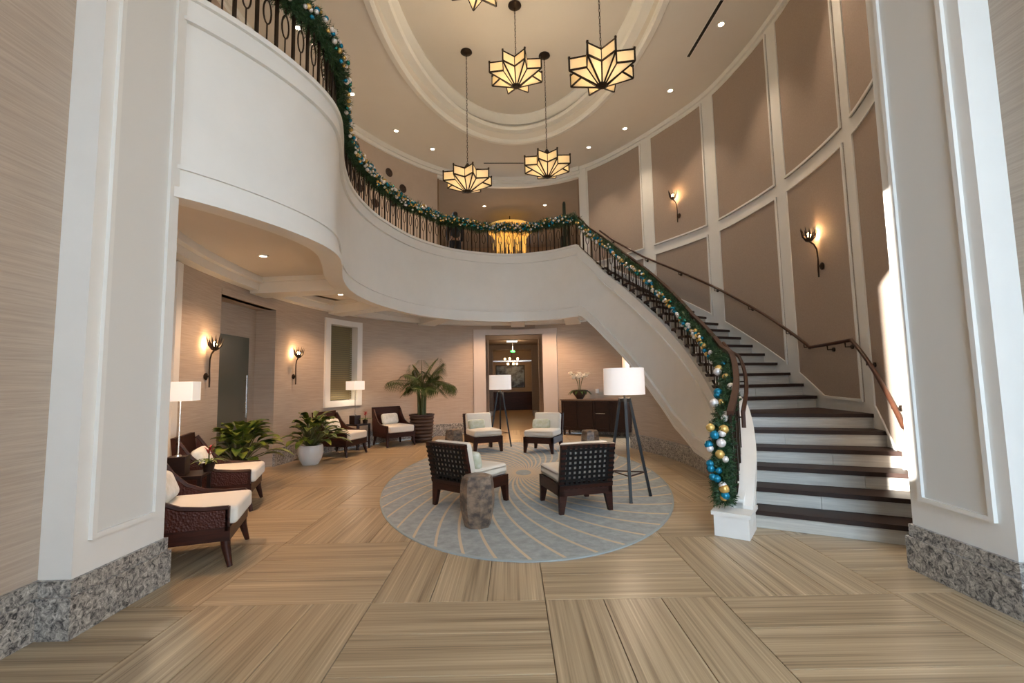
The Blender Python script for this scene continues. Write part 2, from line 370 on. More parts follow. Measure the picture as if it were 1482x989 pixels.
curved(OUT, 0, S_UP[1], ZC-.12, ZC, -.10, .02).build('crown_moulding', white, wb, 40)
curved(OUT, 0, S_UP[1], ZC-.2, ZC-.12, -.05, .02).build('crown_moulding', white, wb, 40)
# granite base
gp = struct(curved(OG, 0, gs(S_ALC[0]), 0, .24, -.05, .02).build('baseboard_left', granite, None, 40))
curved(OG, 0, gs(S_ALC[0]), .24, .33, -.032, .02).build('base_cap', granite, gp, 40)
for a, b_ in ((S_ALC[1], 9.4), (9.4, S_DOOR[0]-.36), (S_DOOR[1]+.4, 16.3)):
    curved(OG, gs(a), gs(b_), 0, .24, -.05, .02).build('base_course', granite, gp, 40); curved(OG, gs(a), gs(b_), .24, .33, -.032, .02).build('base_cap', granite, gp, 40)

# alcove with tinted glass door
A0, A1 = OG.at(gs(S_ALC[0])), OG.at(gs(S_ALC[1]))
ax = -4.95
alc = MB().box((ax-.1, A0[1]-.1, 0), (ax, A1[1]+.1, 3.1)); alc.box((ax, A1[1], 0), (A1[0]+.0, A1[1]+.12, 3.1)); alc.box((ax, A0[1]-.12, 0), (A0[0], A0[1], 3.1)); alc.box((ax, A0[1], 2.98), (A1[0]+.02, A1[1], 3.08))
alc.build('alcove_lining', grass, wl)
d1 = struct(MB().box((ax+.012, 7.2, .01), (ax+.03, 8.5, 2.42)).build('door_1', glassd))
h = MB().tube([(ax+.085, 8.36, .95), (ax+.085, 8.36, 1.72)], .014, 8)
for z in (1.05, 1.62): h.tube([(ax+.03, 8.36, z), (ax+.085, 8.36, z)], .009, 6)
h.build('door_pull', chrome, d1, 40)
# casing strip beside the pilaster on the left wall
trim1 = struct(curved(OG, gs(2.5), gs(2.64), .33, 3.17, -.05, 0, 2).build('trim_1', white))

# interior window with blind
wn = struct(thing('window_1', None, None)); swm = (S_WIN[0]+S_WIN[1])/2
for a, b_, z0, z1 in ((6.53, S_WIN[0]+.02, 1.0, 3.06), (S_WIN[1]-.02, 7.63, 1.0, 3.06), (S_WIN[0], S_WIN[1], 2.93, 3.06), (S_WIN[0], S_WIN[1], 1.0, 1.14)):
    curved(OG, gs(a), gs(b_), z0, z1, -.045, .0, 4).build('window_casing', white, wn)
    curved(OG, gs(a), gs(b_), z0, z1, 0, .30, 4).build('window_reveal', white, wn)
curved(OG, gs(S_WIN[0]), gs(S_WIN[1]), 1.12, 2.95, .22, .235, 5).build('glass_pane', glassd, wn)
bl = MB()
for k in range(36):
    z = 1.16+k*.05
    bl.v; q = curved(OG, gs(S_WIN[0])+.02, gs(S_WIN[1])-.02, z, z+.041, .155, .185, 3); bl.add(q.v, q.f)
bl = bl.build('blind_slats', blindm, wn); bl['kind'] = 'stuff'

# doorway casing and corridor behind it
dr = struct(thing('door_2', None, None))
for a, b_, z0, z1 in ((11.18, S_DOOR[0], 0, 3.08), (S_DOOR[1], 13.67, 0, 3.08), (S_DOOR[0], S_DOOR[1], 2.92, 3.08)):
    curved(OG, gs(a), gs(b_), z0, z1, -.05, .14, 4).build('door_casing', casing, dr)
co = struct(thing('wall_corridor', None, None))
cw = MB().box((-1.35,13.75,0), (-1.2,24.2,3.2)); cw.build('corridor_side', corrwall, co)
MB().box((1.3,13.75,0), (1.45,24.2,3.2)).build('corridor_side', corrwall, co)
MB().box((-1.35,24.0,0), (1.45,24.15,3.2)).build('corridor_end', corrwall, co)
MB().box((-1.2,23.9,0), (1.3,24.0,.95)).build('corridor_wainscot', darkwood, co)
MB().box((-1.35,13.75,3.1), (1.45,24.2,3.25)).build('corridor_ceiling', corrwall, co)
MB().box((-1.35,13.7,-.1), (1.45,24.2,-.002)).build('corridor_floor', corrfloor, co)
for y, x0, x1, zt in ((15.6,-.82,.90,2.95), (20.0,-.86,.84,2.9)):
    MB().box((-1.2,y,0), (x0,y+.25,3.1)).build('portal_jamb', corrwall, co); MB().box((x1,y,0), (1.3,y+.25,3.1)).build('portal_jamb', corrwall, co); MB().box((x0,y,zt), (x1,y+.25,3.1)).build('portal_head', corrwall, co)
    for xa, xb in ((x0-.2, x0), (x1, x1+.2)): MB().box((xa,y-.03,0), (xb,y,.22)).build('portal_plinth', white, co)
    for xa, xb in ((x0-.03, x0), (x1, x1+.03)): MB().box((xa,y-.05,0), (xb,y,zt)).build('portal_trim', corrwall, co)
MB().box((-.86,20.05,2.36), (.84,20.12,2.42)).build('door_header_bar', chrome, co)
lamp('corridor_light', 'POINT', (.05,14.7,2.85), 12, (1,.74,.5), .08); lamp('corridor_light', 'POINT', (.05,17.8,2.8), 14, (1,.66,.38), .08); lamp('corridor_light', 'POINT', (0,22,2.2), 22, (1,.6,.28), .1)
pic = thing('artwork', 'dark blue and white artwork on the far corridor end wall', 'picture', (-.12,23.97,1.75))
MB().box((-.72,-.02,-.55), (.72,.02,.55)).build('canvas', art, pic); 
fr = MB()
for a, b_ in (((-.76,-.04,-.59),(-.72,.02,.59)), ((.72,-.04,-.59),(.76,.02,.59)), ((-.72,-.04,.55),(.72,.02,.59)), ((-.72,-.04,-.59),(.72,.02,-.55))): fr.box(a, b_)
fr.build('frame', black, pic)
ch2 = thing('corridor_chandelier', 'small chandelier of round glowing globes hanging down the corridor', 'chandelier', (-.02,22.0,3.1))
MB().tube([(0,0,0),(0,0,-.7)], .012, 6).build('stem', bronze, ch2); cring = MB()
gl = MB().lathe([(.001,-.055),(.04,-.04),(.055,0),(.04,.04),(.001,.055)], 10).mesh('globe'); gl.materials.append(mat('amber_globe', (1,.8,.5), .4, emit=((1,.62,.28), 7)))
for k in range(10):
    a = 2*math.pi*k/10; rr = .34 if k % 2 else .24; z = -.52 if k % 2 else -.76
    o = link('globe', gl, None, ch2, 60); o.location = (rr*math.cos(a), rr*math.sin(a), z); cring.tube([(0,0,-.6),(rr*math.cos(a),rr*math.sin(a),z)], .008, 5)
cring.build('arms', bronze, ch2)
ex = thing('exit_sign', 'small green lit sign hanging from the corridor ceiling', 'sign', (.02,18.0,3.1))
MB().box((-.01,-.01,-.36), (.01,.01,0)).build('hanger', chrome, ex); MB().box((-.09,-.02,-.46), (.09,.02,-.38)).build('sign_face', greensign, ex)
cl = thing('ceiling_light', 'small white rectangular light box under the corridor ceiling', 'light', (0,16.6,3.1))
MB().box((-.2,-.12,-.13), (.2,.12,0)).build('housing', chrome, cl); MB().box((-.18,-.10,-.15), (.18,.10,-.125)).build('diffuser', dlm, cl)

# ================================================================== main ceiling with oval recess
RC, RA, RB, ZR = (.19, 7.0), 2.36, 4.33, 8.3
def ell(a, b, t): return (RC[0]+a*math.cos(t), RC[1]+b*math.sin(t))
cei = thing('ceiling', None, None); struct(cei)
NE = 96; v, f = [], []
for k in range(NE):
    t = 2*math.pi*k/NE; x, y = ell(RA, RB, t); dx, dy = x-RC[0], y-RC[1]
    sc = min(6.6/abs(dx) if abs(dx) > 1e-6 else 9e9, (7.0 if dy > 0 else 9.6)/abs(dy) if abs(dy) > 1e-6 else 9e9)
    v += [(x, y, ZC), (RC[0]+dx*sc, RC[1]+dy*sc, ZC), (RC[0]+dx*sc, RC[1]+dy*sc, ZC+.9), (x, y, ZC+.02)]
for k in range(NE):
    j = (k+1) % NE; f.append((4*k, 4*j, 4*j+1, 4*k+1))
MB().add(v, f).build('ceiling_field', ceilp, cei)
def ering(name, prof, m):   # swept elliptical moulding, profile in (inward offset, z)
    rows = [[(*ell(RA-d, RB-d, 2*math.pi*k/NE), z) for d, z in prof] for k in range(NE)]
    MB().strip(rows, True).build(name, m, cei, 35)
ering('recess_lip', [(-.12,ZC-.035),(-.02,ZC-.05),(.02,ZC-.02),(.02,ZC+.05),(-.12,ZC+.02)], white)
ering('recess_side', [(.0,ZC),(.03,ZC+.2),(.0,ZC+.62),(-.1,ZC+.62),(-.1,ZC)], ceilp)
ering('recess_cove', [(.0,ZC+.2),(.20,ZC+.2),(.23,ZC+.26),(.20,ZC+.3),(.0,ZC+.3)], white)
ering('recess_crown', [(.0,ZC+.42),(.08,ZC+.42),(.24,ZC+.56),(.24,ZC+.62),(.0,ZC+.62)], white)
v = [(*ell(RA+.05, RB+.05, 2*math.pi*k/NE), ZR) for k in range(NE)]
MB().add(v, [tuple(range(NE))]).build('recess_ceiling', ceilp, cei)
# slots
for i, (a, b_, lab) in enumerate((((3.551,6.986),(3.499,8.298),'black linear air slot in the ceiling above the panelled stair wall'), ((-.709,12.45),(.428,12.494),'black linear air slot in the ceiling behind the pendant lamps'))):
    o = thing('air_slot', lab, 'vent', (a[0], a[1], ZC)); dv = Vector((b_[0]-a[0], b_[1]-a[1], 0))
    MB().bar((0,0,-.002), dv+Vector((0,0,-.002)), .055, .012).build('slot', black, o); MB().bar((0,0,-.001), dv+Vector((0,0,-.001)), .09, .006).build('slot_flange', white, o)

# ================================================================== downlights
dring = MB().lathe([(.075,0),(.075,-.012),(.050,-.014),(.044,0)], 20, cap=False).mesh('trim_ring'); dring.materials.append(white)
dlens = MB().lathe([(.001,-.008),(.044,-.008)], 20, cap=False).mesh('lens'); dlens.materials.append(dlm)
def downlight(x, y, z, label, power, spot=70, col=(1,.78,.57)):
    o = thing('downlight', label, 'downlight', (x, y, z-.001), 0, 'recessed downlights'); link('trim_ring', dring, None, o); link('lens', dlens, None, o)
    lamp('downlight_beam', 'SPOT', (0,0,-.03), power, col, .04, o, spot, .8)
DL = [(-3.316,9.238,'recessed downlight in the upper ceiling, leftmost, above the balcony rail'), (-2.742,10.696,'recessed downlight in the upper ceiling, second from the left'), (-2.011,11.605,'recessed downlight in the upper ceiling just left of the pendant lamps'),
      (2.139,11.67,'recessed downlight in the upper ceiling just right of the pendant lamps'), (2.887,10.783,'recessed downlight above the farther tall wall panels'), (3.503,9.321,'recessed downlight above the middle tall wall panels'), (3.766,7.494,'recessed downlight beside the black air slot over the stair wall')]
for x, y, lab in DL: downlight(x, y, ZC, lab, 130, 75)
for x, y, w in ((3.7,5.6,'right, over the stair landing'),(3.2,4.2,'right, over the stair foot'),(-3.6,7.4,'left, over the balcony bulge'),(-3.3,5.4,'left, nearest the pilaster')): downlight(x, y, ZC, 'added unseen downlight of the upper ceiling ring nearer the entrance '+w, 130, 75)  # out-of-view downlights added to light the hall

# ================================================================== balcony: slab, soffit coffers, fascia
MAPT = [(0,.2),(2.5,2.2),(4.6,4.6),(7.18,7.6),(9.86,11.8),(12.27,14.62)]
def cross(s, z, n=2, o_out=-.0, o_in=0): # point pair from fascia to outer wall
    a = BAL.at(s, o_in); b = OG.at(gs(lerp_table(MAPT, s)), o_out); return a, b
bal = thing('balcony', 'curving white balcony with smooth fascia wrapping the back and left of the lobby', 'balcony'); struct(bal)
def slab(name, z0, z1, m, o_in=0.0, o_out=0.0):
    rows = []
    for i in range(81):
        s = BAL.len*i/80; a, b = cross(s, 0, o_out=o_out, o_in=o_in); rows.append([(*a, z0), (*b, z0), (*b, z1), (*a, z1)])
    MB().strip(rows).build(name, m, bal)
slab('floor_slab', 3.42, ZF2, ceilp, .05, .1)
curved(BAL, .0, BAL.len, ZB+.0, ZT, 0, .16, 110).build('fascia', white, bal, 40)
for n_, z0, z1, o in (('cap_moulding', ZT-.02, ZT+.035, -.06), ('upper_band', ZT-.2, ZT-.02, -.022), ('upper_bead', ZT-.23, ZT-.195, -.045), ('lower_band', ZB-.0, ZB+.22, -.022), ('lower_bead', ZB+.215, ZB+.25, -.045), ('bottom_moulding', ZB-.04, ZB+.05, -.06)):
    curved(BAL, .13, BAL.len, z0, z1, o, .10, 110).build(n_, white, bal, 40)
curved(BAL, 0, BAL.len, ZB-.02, 3.43, .0, .20, 110).build('soffit_inner_band', white, bal, 40)
curved(OG, .0, gs(14.6), 3.2, 3.43, -.17, .0).build('soffit_perimeter_band', white, bal, 40)
curved(OG, .0, gs(14.6), 3.32, 3.43, -.26, -.15).build('soffit_perimeter_crown', white, bal, 40)
for s0, s1 in ((4.45,4.8),(6.35,6.7),(8.35,8.7),(10.3,10.65),(11.7,12.1)):
    rows = []
    for s in (s0, s1):
        a, b = cross(s, 0, o_in=.12); rows.append([(*a,3.15),(*b,3.15),(*b,3.43),(*a,3.43)])
    MB().strip(rows).build('soffit_beam', white, bal)
    rows = []
    for s in (s0-.05, s1+.05):
        a, b = cross(s, 0, o_in=.12); rows.append([(*a,3.34),(*b,3.34),(*b,3.425),(*a,3.425)])
    MB().strip(rows).build('soffit_beam_crown', white, bal)
MB().prism([BAL.at(BAL.len-.1, .1), INN.at(7.15, -.06), OUT.at(15.2, .02), OG.at(gs(15.4), .06), OG.at(gs(14.0), .06)], 3.24, 3.44).build('leak_seal_soffit', white, bal)  # added block stopping sky light that leaked past the slab end
downlight(-3.601, 6.509, 3.42, 'recessed downlight in the left coffer under the balcony', 135, 110, (1,.59,.33))
downlight(-3.6, 9.5, 3.42, 'recessed downlight in the coffer before the interior window', 135, 110, (1,.59,.33))
downlight(-2.45, 11.5, 3.42, 'recessed downlight under the balcony over the palm', 135, 110, (1,.59,.33))
downlight(-.72, 12.8, 3.42, 'hidden downlight warming the back wall left of the doorway', 150, 120, (1,.59,.33))  # set out of sight above the fascia edge to warm the back wall
downlight(.86, 12.75, 3.42, 'added hidden downlight warming the back wall right of the doorway', 190, 130, (1,.59,.33))  # added lamp, hidden by the fascia, brightens the wall near the console
downlight(-3.55, 4.45, 3.42, 'added downlight of the left coffer, hidden behind the pilaster', 135, 110, (1,.59,.33))  # added warm lamp kept out of sight behind the pilaster

# ================================================================== staircase
NR, RI = 27, ZF2/27
def s_in(k): return .42+.26*(k-1) if k <= 6 else 2.25+.26*(k-7)
OUTER = [(3.80,4.03),(3.95,4.31),(4.06,4.64),(4.16,4.93),(4.29,5.27),(4.38,5.56)]
def nose(k):
    a = INN.at(s_in(k), .02)
    if k <= 6: b = OUTER[k-1]
    else: b = OUT.at(21.28-.325*(k-7), -.035)
    return a, b
stair = thing('staircase', 'sweeping curved staircase with dark treads, pale risers and white stringer', 'staircase'); struct(stair)
stop = [(0,.27),(.25,.3),(1.75,1.02),(2.25,1.10),(2.75,1.40),(3.27,1.71),(3.98,2.16),(4.39,2.42),(5.18,2.93),(5.97,3.51),(6.7,4.06),(7.55,4.95)]
sbot = [(0,.0),(.3,.0),(3.55,.30),(3.66,.35),(4.35,.63),(5.05,1.12),(5.84,1.76),(6.76,2.52),(7.42,3.12),(7.55,3.16)]
st_top = lambda s: lerp_table(stop, s); st_bot = lambda s: lerp_table(sbot, s)
for k in range(1, NR):
    (a, b), (c, d) = nose(k), nose(k+1); z = RI*k
    A, B_, C_, D_ = (Vector((*p, 0)) for p in (a, b, c, d)); nrm = Vector((-(B_-A).y, (B_-A).x, 0)).normalized()
    back = nrm*.02
    p = [A-nrm*.0, B_-nrm*.0, D_+back, C_+back]
    me = MB().prism([(q.x, q.y) for q in p], z-.045, z)
    me.build('tread', treadwood, stair)
    Ar, Br = A+nrm*.03, B_+nrm*.03
    cut = (.16, .80, .45, .72, .6, .35)[k % 6]
    for t0, t1 in ((0, cut), (cut, 1)):
        u0, u1 = Ar.lerp(Br, t0), Ar.lerp(Br, t1); g = (u1-u0).normalized()*.0015; u0, u1 = u0+g, u1-g
        MB().prism([(u0.x,u0.y),(u1.x,u1.y),((u1+nrm*.02).x,(u1+nrm*.02).y),((u0+nrm*.02).x,(u0+nrm*.02).y)], z-RI+.0, z-.045).build('riser_tile', riserstone, stair)
(a, b) = nose(NR); A, B_ = Vector((*a,0)), Vector((*b,0)); A = A.lerp(B_, .18); nrm = Vector((-(B_-A).y, (B_-A).x, 0)).normalized()
MB().prism([tuple((A+nrm*.03)[:2]), tuple((B_+nrm*.03)[:2]), tuple((B_+nrm*.05)[:2]), tuple((A+nrm*.05)[:2])], ZF2-RI, ZF2-.045).build('riser_tile', riserstone, stair)
MB().prism([tuple(A[:2]), tuple(B_[:2]), tuple((B_+nrm*.3)[:2]), tuple((A+nrm*.3)[:2])], ZF2-.045, ZF2+.002).build('tread', treadwood, stair)
# stringer (inner face) with mouldings
curved(INN, .2, 7.53, st_bot, st_top, -.10, .03, 80).build('stringer', white, stair, 40)
curved(INN, .2, 7.53, lambda s: st_top(s)-.03, lambda s: st_top(s)+.03, -.11, .075, 80).build('stringer_cap', white, stair, 40)
curved(INN, 2.0, 7.53, lambda s: st_top(s)-.25, lambda s: st_top(s)-.03, .0, .060, 70).build('stringer_upper_band', white, stair, 40)
curved(INN, 2.0, 7.53, lambda s: st_top(s)-.29, lambda s: st_top(s)-.25, .0, .090, 70).build('stringer_bead', white, stair, 40)
curved(INN, 2.0, 7.53, lambda s: st_bot(s)+.0, lambda s: st_bot(s)+.20, .0, .060, 70).build('stringer_lower_band', white, stair, 40)
curved(INN, 2.0, 7.53, lambda s: st_bot(s)+.20, lambda s: st_bot(s)+.24, .0, .090, 70).build('stringer_bead', white, stair, 40)
curved(INN, .2, 7.53, lambda s: st_bot(s)-.02, lambda s: st_bot(s)+.04, -.02, .07, 80).build('stringer_bottom_moulding', white, stair, 40)
# underside of the flight
rows = []
for i in range(41):
    k = 9+(27-9)*i/40; s = s_in(k); z = st_bot(s); a = INN.at(s, -.02); b = OUT.at(21.28-.325*(k-7), -.0); rows.append([(*a,z+.02),(*b,z+.02),(*b,z+.12),(*a,z+.12)])
MB().strip(rows).build('stair_soffit', ceilp, stair, 40)
# solid curb on the stair side of the lowest flight
cz = lambda s: lerp_table([(.2,.24),(.5,.46),(1.2,.86),(1.75,1.16),(2.1,1.24)], s)
curved(INN, .2, 2.1, 0, cz, -.17, -.05, 24).build('stair_curb', white, stair, 40)
curved(INN, .2, 2.1, lambda s: cz(s)-.02, lambda s: cz(s)+.03, -.19, -.03, 24).build('curb_cap', white, stair, 40)
curved(INN, .2, 2.1, lambda s: cz(s)-.16, lambda s: cz(s)-.13, -.183, -.05, 24).build('curb_bead', white, stair, 40)
# newel plinth
nx, ny = INN.at(.18, 0); tx, ty = INN.tan(.1); mrot = Matrix.Translation((nx, ny, 0)) @ Matrix.Rotation(math.atan2(ty, tx), 4, 'Z')
MB().box((-.19,-.18,0), (.22,.13,.2), mrot).box((-.21,-.20,.2), (.24,.15,.235), mrot).build('newel_plinth', white, stair)
# wall under the stairs
ws = struct(curved(INN, .5, 6.05, 0, lambda s: st_bot(s)+.06, -.12, -.03, 70).build('wall_stair', grass))
bb = struct(curved(INN, 2.0, 6.05, 0, .24, -.04, .05, 60).build('baseboard_stair', granite)); curved(INN, 2.0, 6.05, .24, .31, -.04, .032, 60).build('base_cap', granite, bb, 40)

# ================================================================== pilasters and entry walls
def pilaster(sgn, xf, xw, label):
    o = thing('pilaster', label, 'column', (0,0,0)); struct(o); y0, y1 = 2.97, 3.73
    X = lambda d: xf+sgn*d      # d measured into the wall
    def bx(name, d0, d1, ya, yb, z0, z1, m): 
        xs = sorted((X(d0), X(d1))); MB().box((xs[0],ya,z0), (xs[1],yb,z1)).build(name, m, o)
    bx('shaft', 0, .9, y0, y1, 0, ZC, white)
    bx('panel_face', -.004, .02, y0+.13, y1-.13, .58, 7.3, mat('pilaster_panel', (.70,.685,.64), .5) if 'pilaster_panel' not in MATS else MATS['pilaster_panel'])
    for ya, yb, z0, z1 in ((y0+.10,y0+.135,.55,7.33),(y1-.135,y1-.10,.55,7.33),(y0+.135,y1-.135,.55,.585),(y0+.135,y1-.135,7.295,7.33)):
        bx('panel_moulding', -.028, .01, ya, yb, z0, z1, white)
    bx('granite_base', -.045, .85, y0-.045, y1+.03, 0, .25, granite); bx('granite_cap', -.025, .85, y0-.025, y1+.015, .25, .345, granite)
    return o
pilaster(-1, -2.79, -3.0, 'white panelled pilaster with granite base left of the seating'); pilaster(1, 3.15, 3.36, 'white panelled pilaster with granite base at the foot of the stairs')
for nm, x0, x1, xb in (('wall_entry_left', -3.2, -3.0, -2.955), ('wall_entry_right', 3.36, 3.56, 3.315)):
    o = struct(MB().box((x0,-1.6,0), (x1,2.97,ZC)).build(nm, grass)); xs = sorted((xb, (x0 if x0 > 0 else x1)))
    MB().box((xs[0],-1.6,0), (xs[1],2.93,.25)).build('granite_base', granite, o); MB().box((xs[0]+(.015 if xb > 0 else 0),-1.6,.25), (xs[1]-(0 if xb > 0 else .015),2.95,.345)).build('granite_cap', granite, o)
# unseen glazed entrance wall behind the viewer, openings shaped to place the sun patch
ew = struct(thing('wall_entrance', None, None)); ye0, ye1 = -1.8, -1.6
for x0, x1, z0, z1 in ((-3.2,-2.72,0,ZC), (-2.72,-2.13,0,2.62), (-2.72,-2.13,5.03,ZC), (-2.13,.6,0,ZC), (3.0,3.56,0,ZC), (.6,3.0,6.2,ZC)): MB().box((x0,ye0,z0), (x1,ye1,z1)).build('sun_mask_pier', white, ew)
for x in (1.4, 2.2): MB().box((x-.04,ye0,0), (x+.04,ye1,6.2)).build('mullion', bronze, ew)
for z in (2.6, 4.4): MB().box((.6,ye0,z-.04), (3.0,ye1,z+.04)).build('transom', bronze, ew)
out_g = struct(MB().box((-40,-60,-.3), (40,-2.2,-.12)).build('ground', mat('forecourt_paving', (.42,.40,.36), .8, noise=((2,2,2),1.2,(.36,.34,.31)))))

# ================================================================== upper lobby behind the opening
ul = struct(thing('wall_upper_lobby', None, None))
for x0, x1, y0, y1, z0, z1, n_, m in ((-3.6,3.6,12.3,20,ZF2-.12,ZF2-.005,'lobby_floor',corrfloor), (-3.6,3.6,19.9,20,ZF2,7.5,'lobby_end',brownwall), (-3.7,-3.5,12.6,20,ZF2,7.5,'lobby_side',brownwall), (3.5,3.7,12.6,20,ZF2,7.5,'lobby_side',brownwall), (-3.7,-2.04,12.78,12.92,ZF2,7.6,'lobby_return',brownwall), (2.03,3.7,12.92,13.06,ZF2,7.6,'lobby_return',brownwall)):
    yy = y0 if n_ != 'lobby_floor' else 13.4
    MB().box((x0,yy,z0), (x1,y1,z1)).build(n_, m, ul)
rows = []
for i in range(25):
    x, y = OUT.at(S_UP[0]+(S_UP[1]-S_UP[0])*i/24, .06); rows.append([(x,y,7.45),(x*1.75,20,7.45),(x*1.75,20,7.6),(x,y,7.6)])
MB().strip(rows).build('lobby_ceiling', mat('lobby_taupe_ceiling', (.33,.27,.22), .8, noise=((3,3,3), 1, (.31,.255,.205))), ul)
gc = thing('gold_chandelier', 'broad golden crystal chandelier glowing in the upper lobby', 'chandelier', (0,16,7.45))
MB().tube([(0,0,0),(0,0,-.5)], .02, 6).build('stem', bronze, gc)
g = MB()
for ring, (rr, z0, z1, n) in enumerate(((.76,-.62,-.42,60),(.62,-.78,-.42,50))):
    for k in range(n):
        a = 2*math.pi*k/n; g.box((-.012,-.012,z0), (.012,.012,z1), Matrix.Translation((rr*math.cos(a), rr*math.sin(a), 0)))
g.build('upper_crystal_ring', goldst, gc)
MB().lathe([(.74,-.44),(.78,-.44),(.78,-.40),(.1,-.36)], 32, cap=False).build('top_disc', goldst, gc)
for q in range(5):
    g = MB()
    for k in range(16):
        a = random.uniform(0, 6.28); rr = random.uniform(.02, .13); cx = -.5+.25*q; l = random.uniform(1.1, 1.5)
        g.box((-.009,-.009,-l), (.009,.009,-.75), Matrix.Translation((cx+rr*math.cos(a), rr*math.sin(a)-.1*(q % 2), 0)))
    g.build('crystal_cascade', goldst, gc)
lamp('chandelier_glow', 'POINT', (0,0,-1.7), 45, (1,.58,.22), .3, gc)
downlight(-.85, 15.0, 7.449, 'recessed downlight in the upper lobby, left of the golden chandelier', 25, 100); downlight(1.2, 15.0, 7.449, 'recessed downlight in the upper lobby, right of the golden chandelier', 25, 100)

# ================================================================== railings
def ring_mesh(h, name):
    m = MB().tube([(0,0,0),(0,0,h*.36)], .008, 6).tube([(0,0,h*.70),(0,0,h)], .008, 6)
    m.tube([(.045*math.sin(2*math.pi*k/16), 0, h*.53-h*.17*math.cos(2*math.pi*k/16)) for k in range(17)], .009, 6, False)
    me = m.mesh(name); me.materials.append(bronze); return me
def bar_mesh(h, name):
    me = MB().box((-.015,-.013,0), (.015,.013,h)).mesh(name); me.materials.append(bronze); return me
def railing(root, curve, s0, s1, base, top, off, pitch, flip):
    n = int((s1-s0)/pitch); hb = .8; bm_, rm = bar_mesh(1, 'bar'), ring_mesh(1, 'ring_baluster')
    for i in range(n+1):
        s = s0+(s1-s0)*i/n; x, y = curve.at(s, off); tx, ty = curve.tan(s); h = top(s)-base(s)-.02
        o = link('baluster' if i % 2 == 0 else 'ring_baluster', bm_ if i % 2 == 0 else rm, None, root); o.location = (x, y, base(s)); o.rotation_euler = (0, 0, math.atan2(ty, tx)); o.scale = (1, 1, h)
    def rail(nm, z, w, hh, m, oo=0):
        k = int((s1-s0)/.1); rows = []
        for i in range(k+1):
            s = s0+(s1-s0)*i/k; a, b = curve.at(s, off+oo-w/2), curve.at(s, off+oo+w/2); zz = z(s)
            rows.append([(*a, zz), (*b, zz), (*b, zz+hh), (*a, zz+hh)])
        MB().strip(rows).build(nm, m, root, 40)
    rail('bottom_rail', lambda s: base(s), .03, .02, bronze); rail('top_rail', lambda s: top(s)-.03, .065, .045, brownrail)
br = thing('balcony_railing', 'dark metal balcony railing with oval ring balusters and brown top rail', 'railing')
railing(br, BAL, .15, BAL.len-.05, lambda s: ZT+.035, lambda s: 5.77, .06, .1135, 1)
sr = thing('stair_railing', 'dark metal stair railing with oval ring balusters rising along the white stringer', 'railing')
sr_top = [(.1,1.12),(1.75,1.86),(2.25,1.96),(2.75,2.20),(3.55,2.62),(4.92,3.56),(6.14,4.46),(7.23,5.38),(7.52,5.74)]
st_rail = lambda s: lerp_table(sr_top, s)
railing(sr, INN, .22, 7.5, lambda s: st_top(s)+.03 if s > .25 else .24, st_rail, -.03, .118, 1)
# second grip rail on the stair side
pts = [(*INN.at(s, -.13), st_rail(s)-.06) for s in [ .35+.2*i for i in range(12)]]
pts = [(pts[0][0], pts[0][1], pts[0][2]-.16), (pts[0][0], pts[0][1], pts[0][2]-.02)] + pts
MB().tube(pts, .022, 8).build('grip_rail', brownrail, sr, 40)
gb = MB()
for s in (.4, 1.2, 2.0): a = INN.at(s, -.13); b = INN.at(s, -.03); z = st_rail(s)-.08; gb.tube([(*a, z), (*a, z-.06), (*b, z-.06)], .008, 6)
gb.build('grip_bracket', bronze, sr)
# wall handrail
hr = thing('wall_handrail', 'dark handrail on brackets climbing the panelled right wall', 'handrail')
hz = [(15.2,5.62),(15.7,5.20),(16.64,4.55),(18.59,3.45),(20.06,2.65),(21.30,1.95),(22.36,1.97),(22.97,1.52),(23.6,1.0)]
ss = [15.2+.14*i for i in range(61)]+[21.30, 22.36]; ss = sorted(s for s in ss if s <= 23.6)
MB().tube([(*OUT.at(s, -.10), lerp_table(hz, s)) for s in ss], .024, 8).build('rail', brownrail, hr, 50)
for s in (15.6, 16.7, 17.7, 18.7, 19.7, 20.7, 21.15, 21.75, 22.2, 22.7, 23.3):
    z = lerp_table(hz, s); a = OUT.at(s, -.10); b = OUT.at(s, -.012); t = MB().tube([(*a, z-.02), (*a, z-.075), (*b, z-.075)], .009, 6)
    tx, ty = OUT.tan(s); c = OUT.at(s, -.03); t.tube([(*c, z-.075), (*b, z-.075)], .03, 10); t.build('bracket', bronze, hr)

# ================================================================== garlands with baubles
def garland(root, path, rad, n_sprig, ball_list):
    """path: function t(0..1)->(point, tangent)"""
    rg = random.Random(3); V, F = [], []
    for i in range(n_sprig):
        p, tg = path(rg.random()); a = rg.uniform(0, 2*math.pi); u = Vector((0,0,1)) if abs(tg.z) < .9 else Vector((1,0,0)); x = tg.cross(u).normalized(); y = tg.cross(x)
        d = (x*math.cos(a)+y*math.sin(a)+tg*rg.uniform(-.8,.8)).normalized(); base = p+d*rg.uniform(0, rad*.5); L_ = rad*rg.uniform(.45, .85)
        sd = d.cross(Vector((rg.random(),rg.random(),rg.random()))).normalized(); s2 = d.cross(sd); n0 = len(V); w = .006
        # a sprig: stem with slanted needles, each one blade
        for k in range(9):
            q = base+d*L_*(k/9); ang = k*2.4; nd = (d*.75+(sd*math.cos(ang)+s2*math.sin(ang))*.9).normalized()*rad*.33; pw = (sd*math.sin(ang)-s2*math.cos(ang))*w
            n0 = len(V); V.extend([q-pw, q+pw, q+nd]); F.append((n0, n0+1, n0+2))
    me = bpy.data.meshes.new('needles'); me.from_pydata([tuple(v) for v in V], [], F); o = link('needles', me, needle, root); o['kind'] = 'stuff'
    MB().tube([path(i/60)[0] for i in range(61)], rad*.35, 7).build('garland_core', needle, root, 60)
    for p, r, m in ball_list:
        o = link('bauble', BALLS[m], None, root); o.location = p; o.scale = (r, r, r)
BALLS = {}
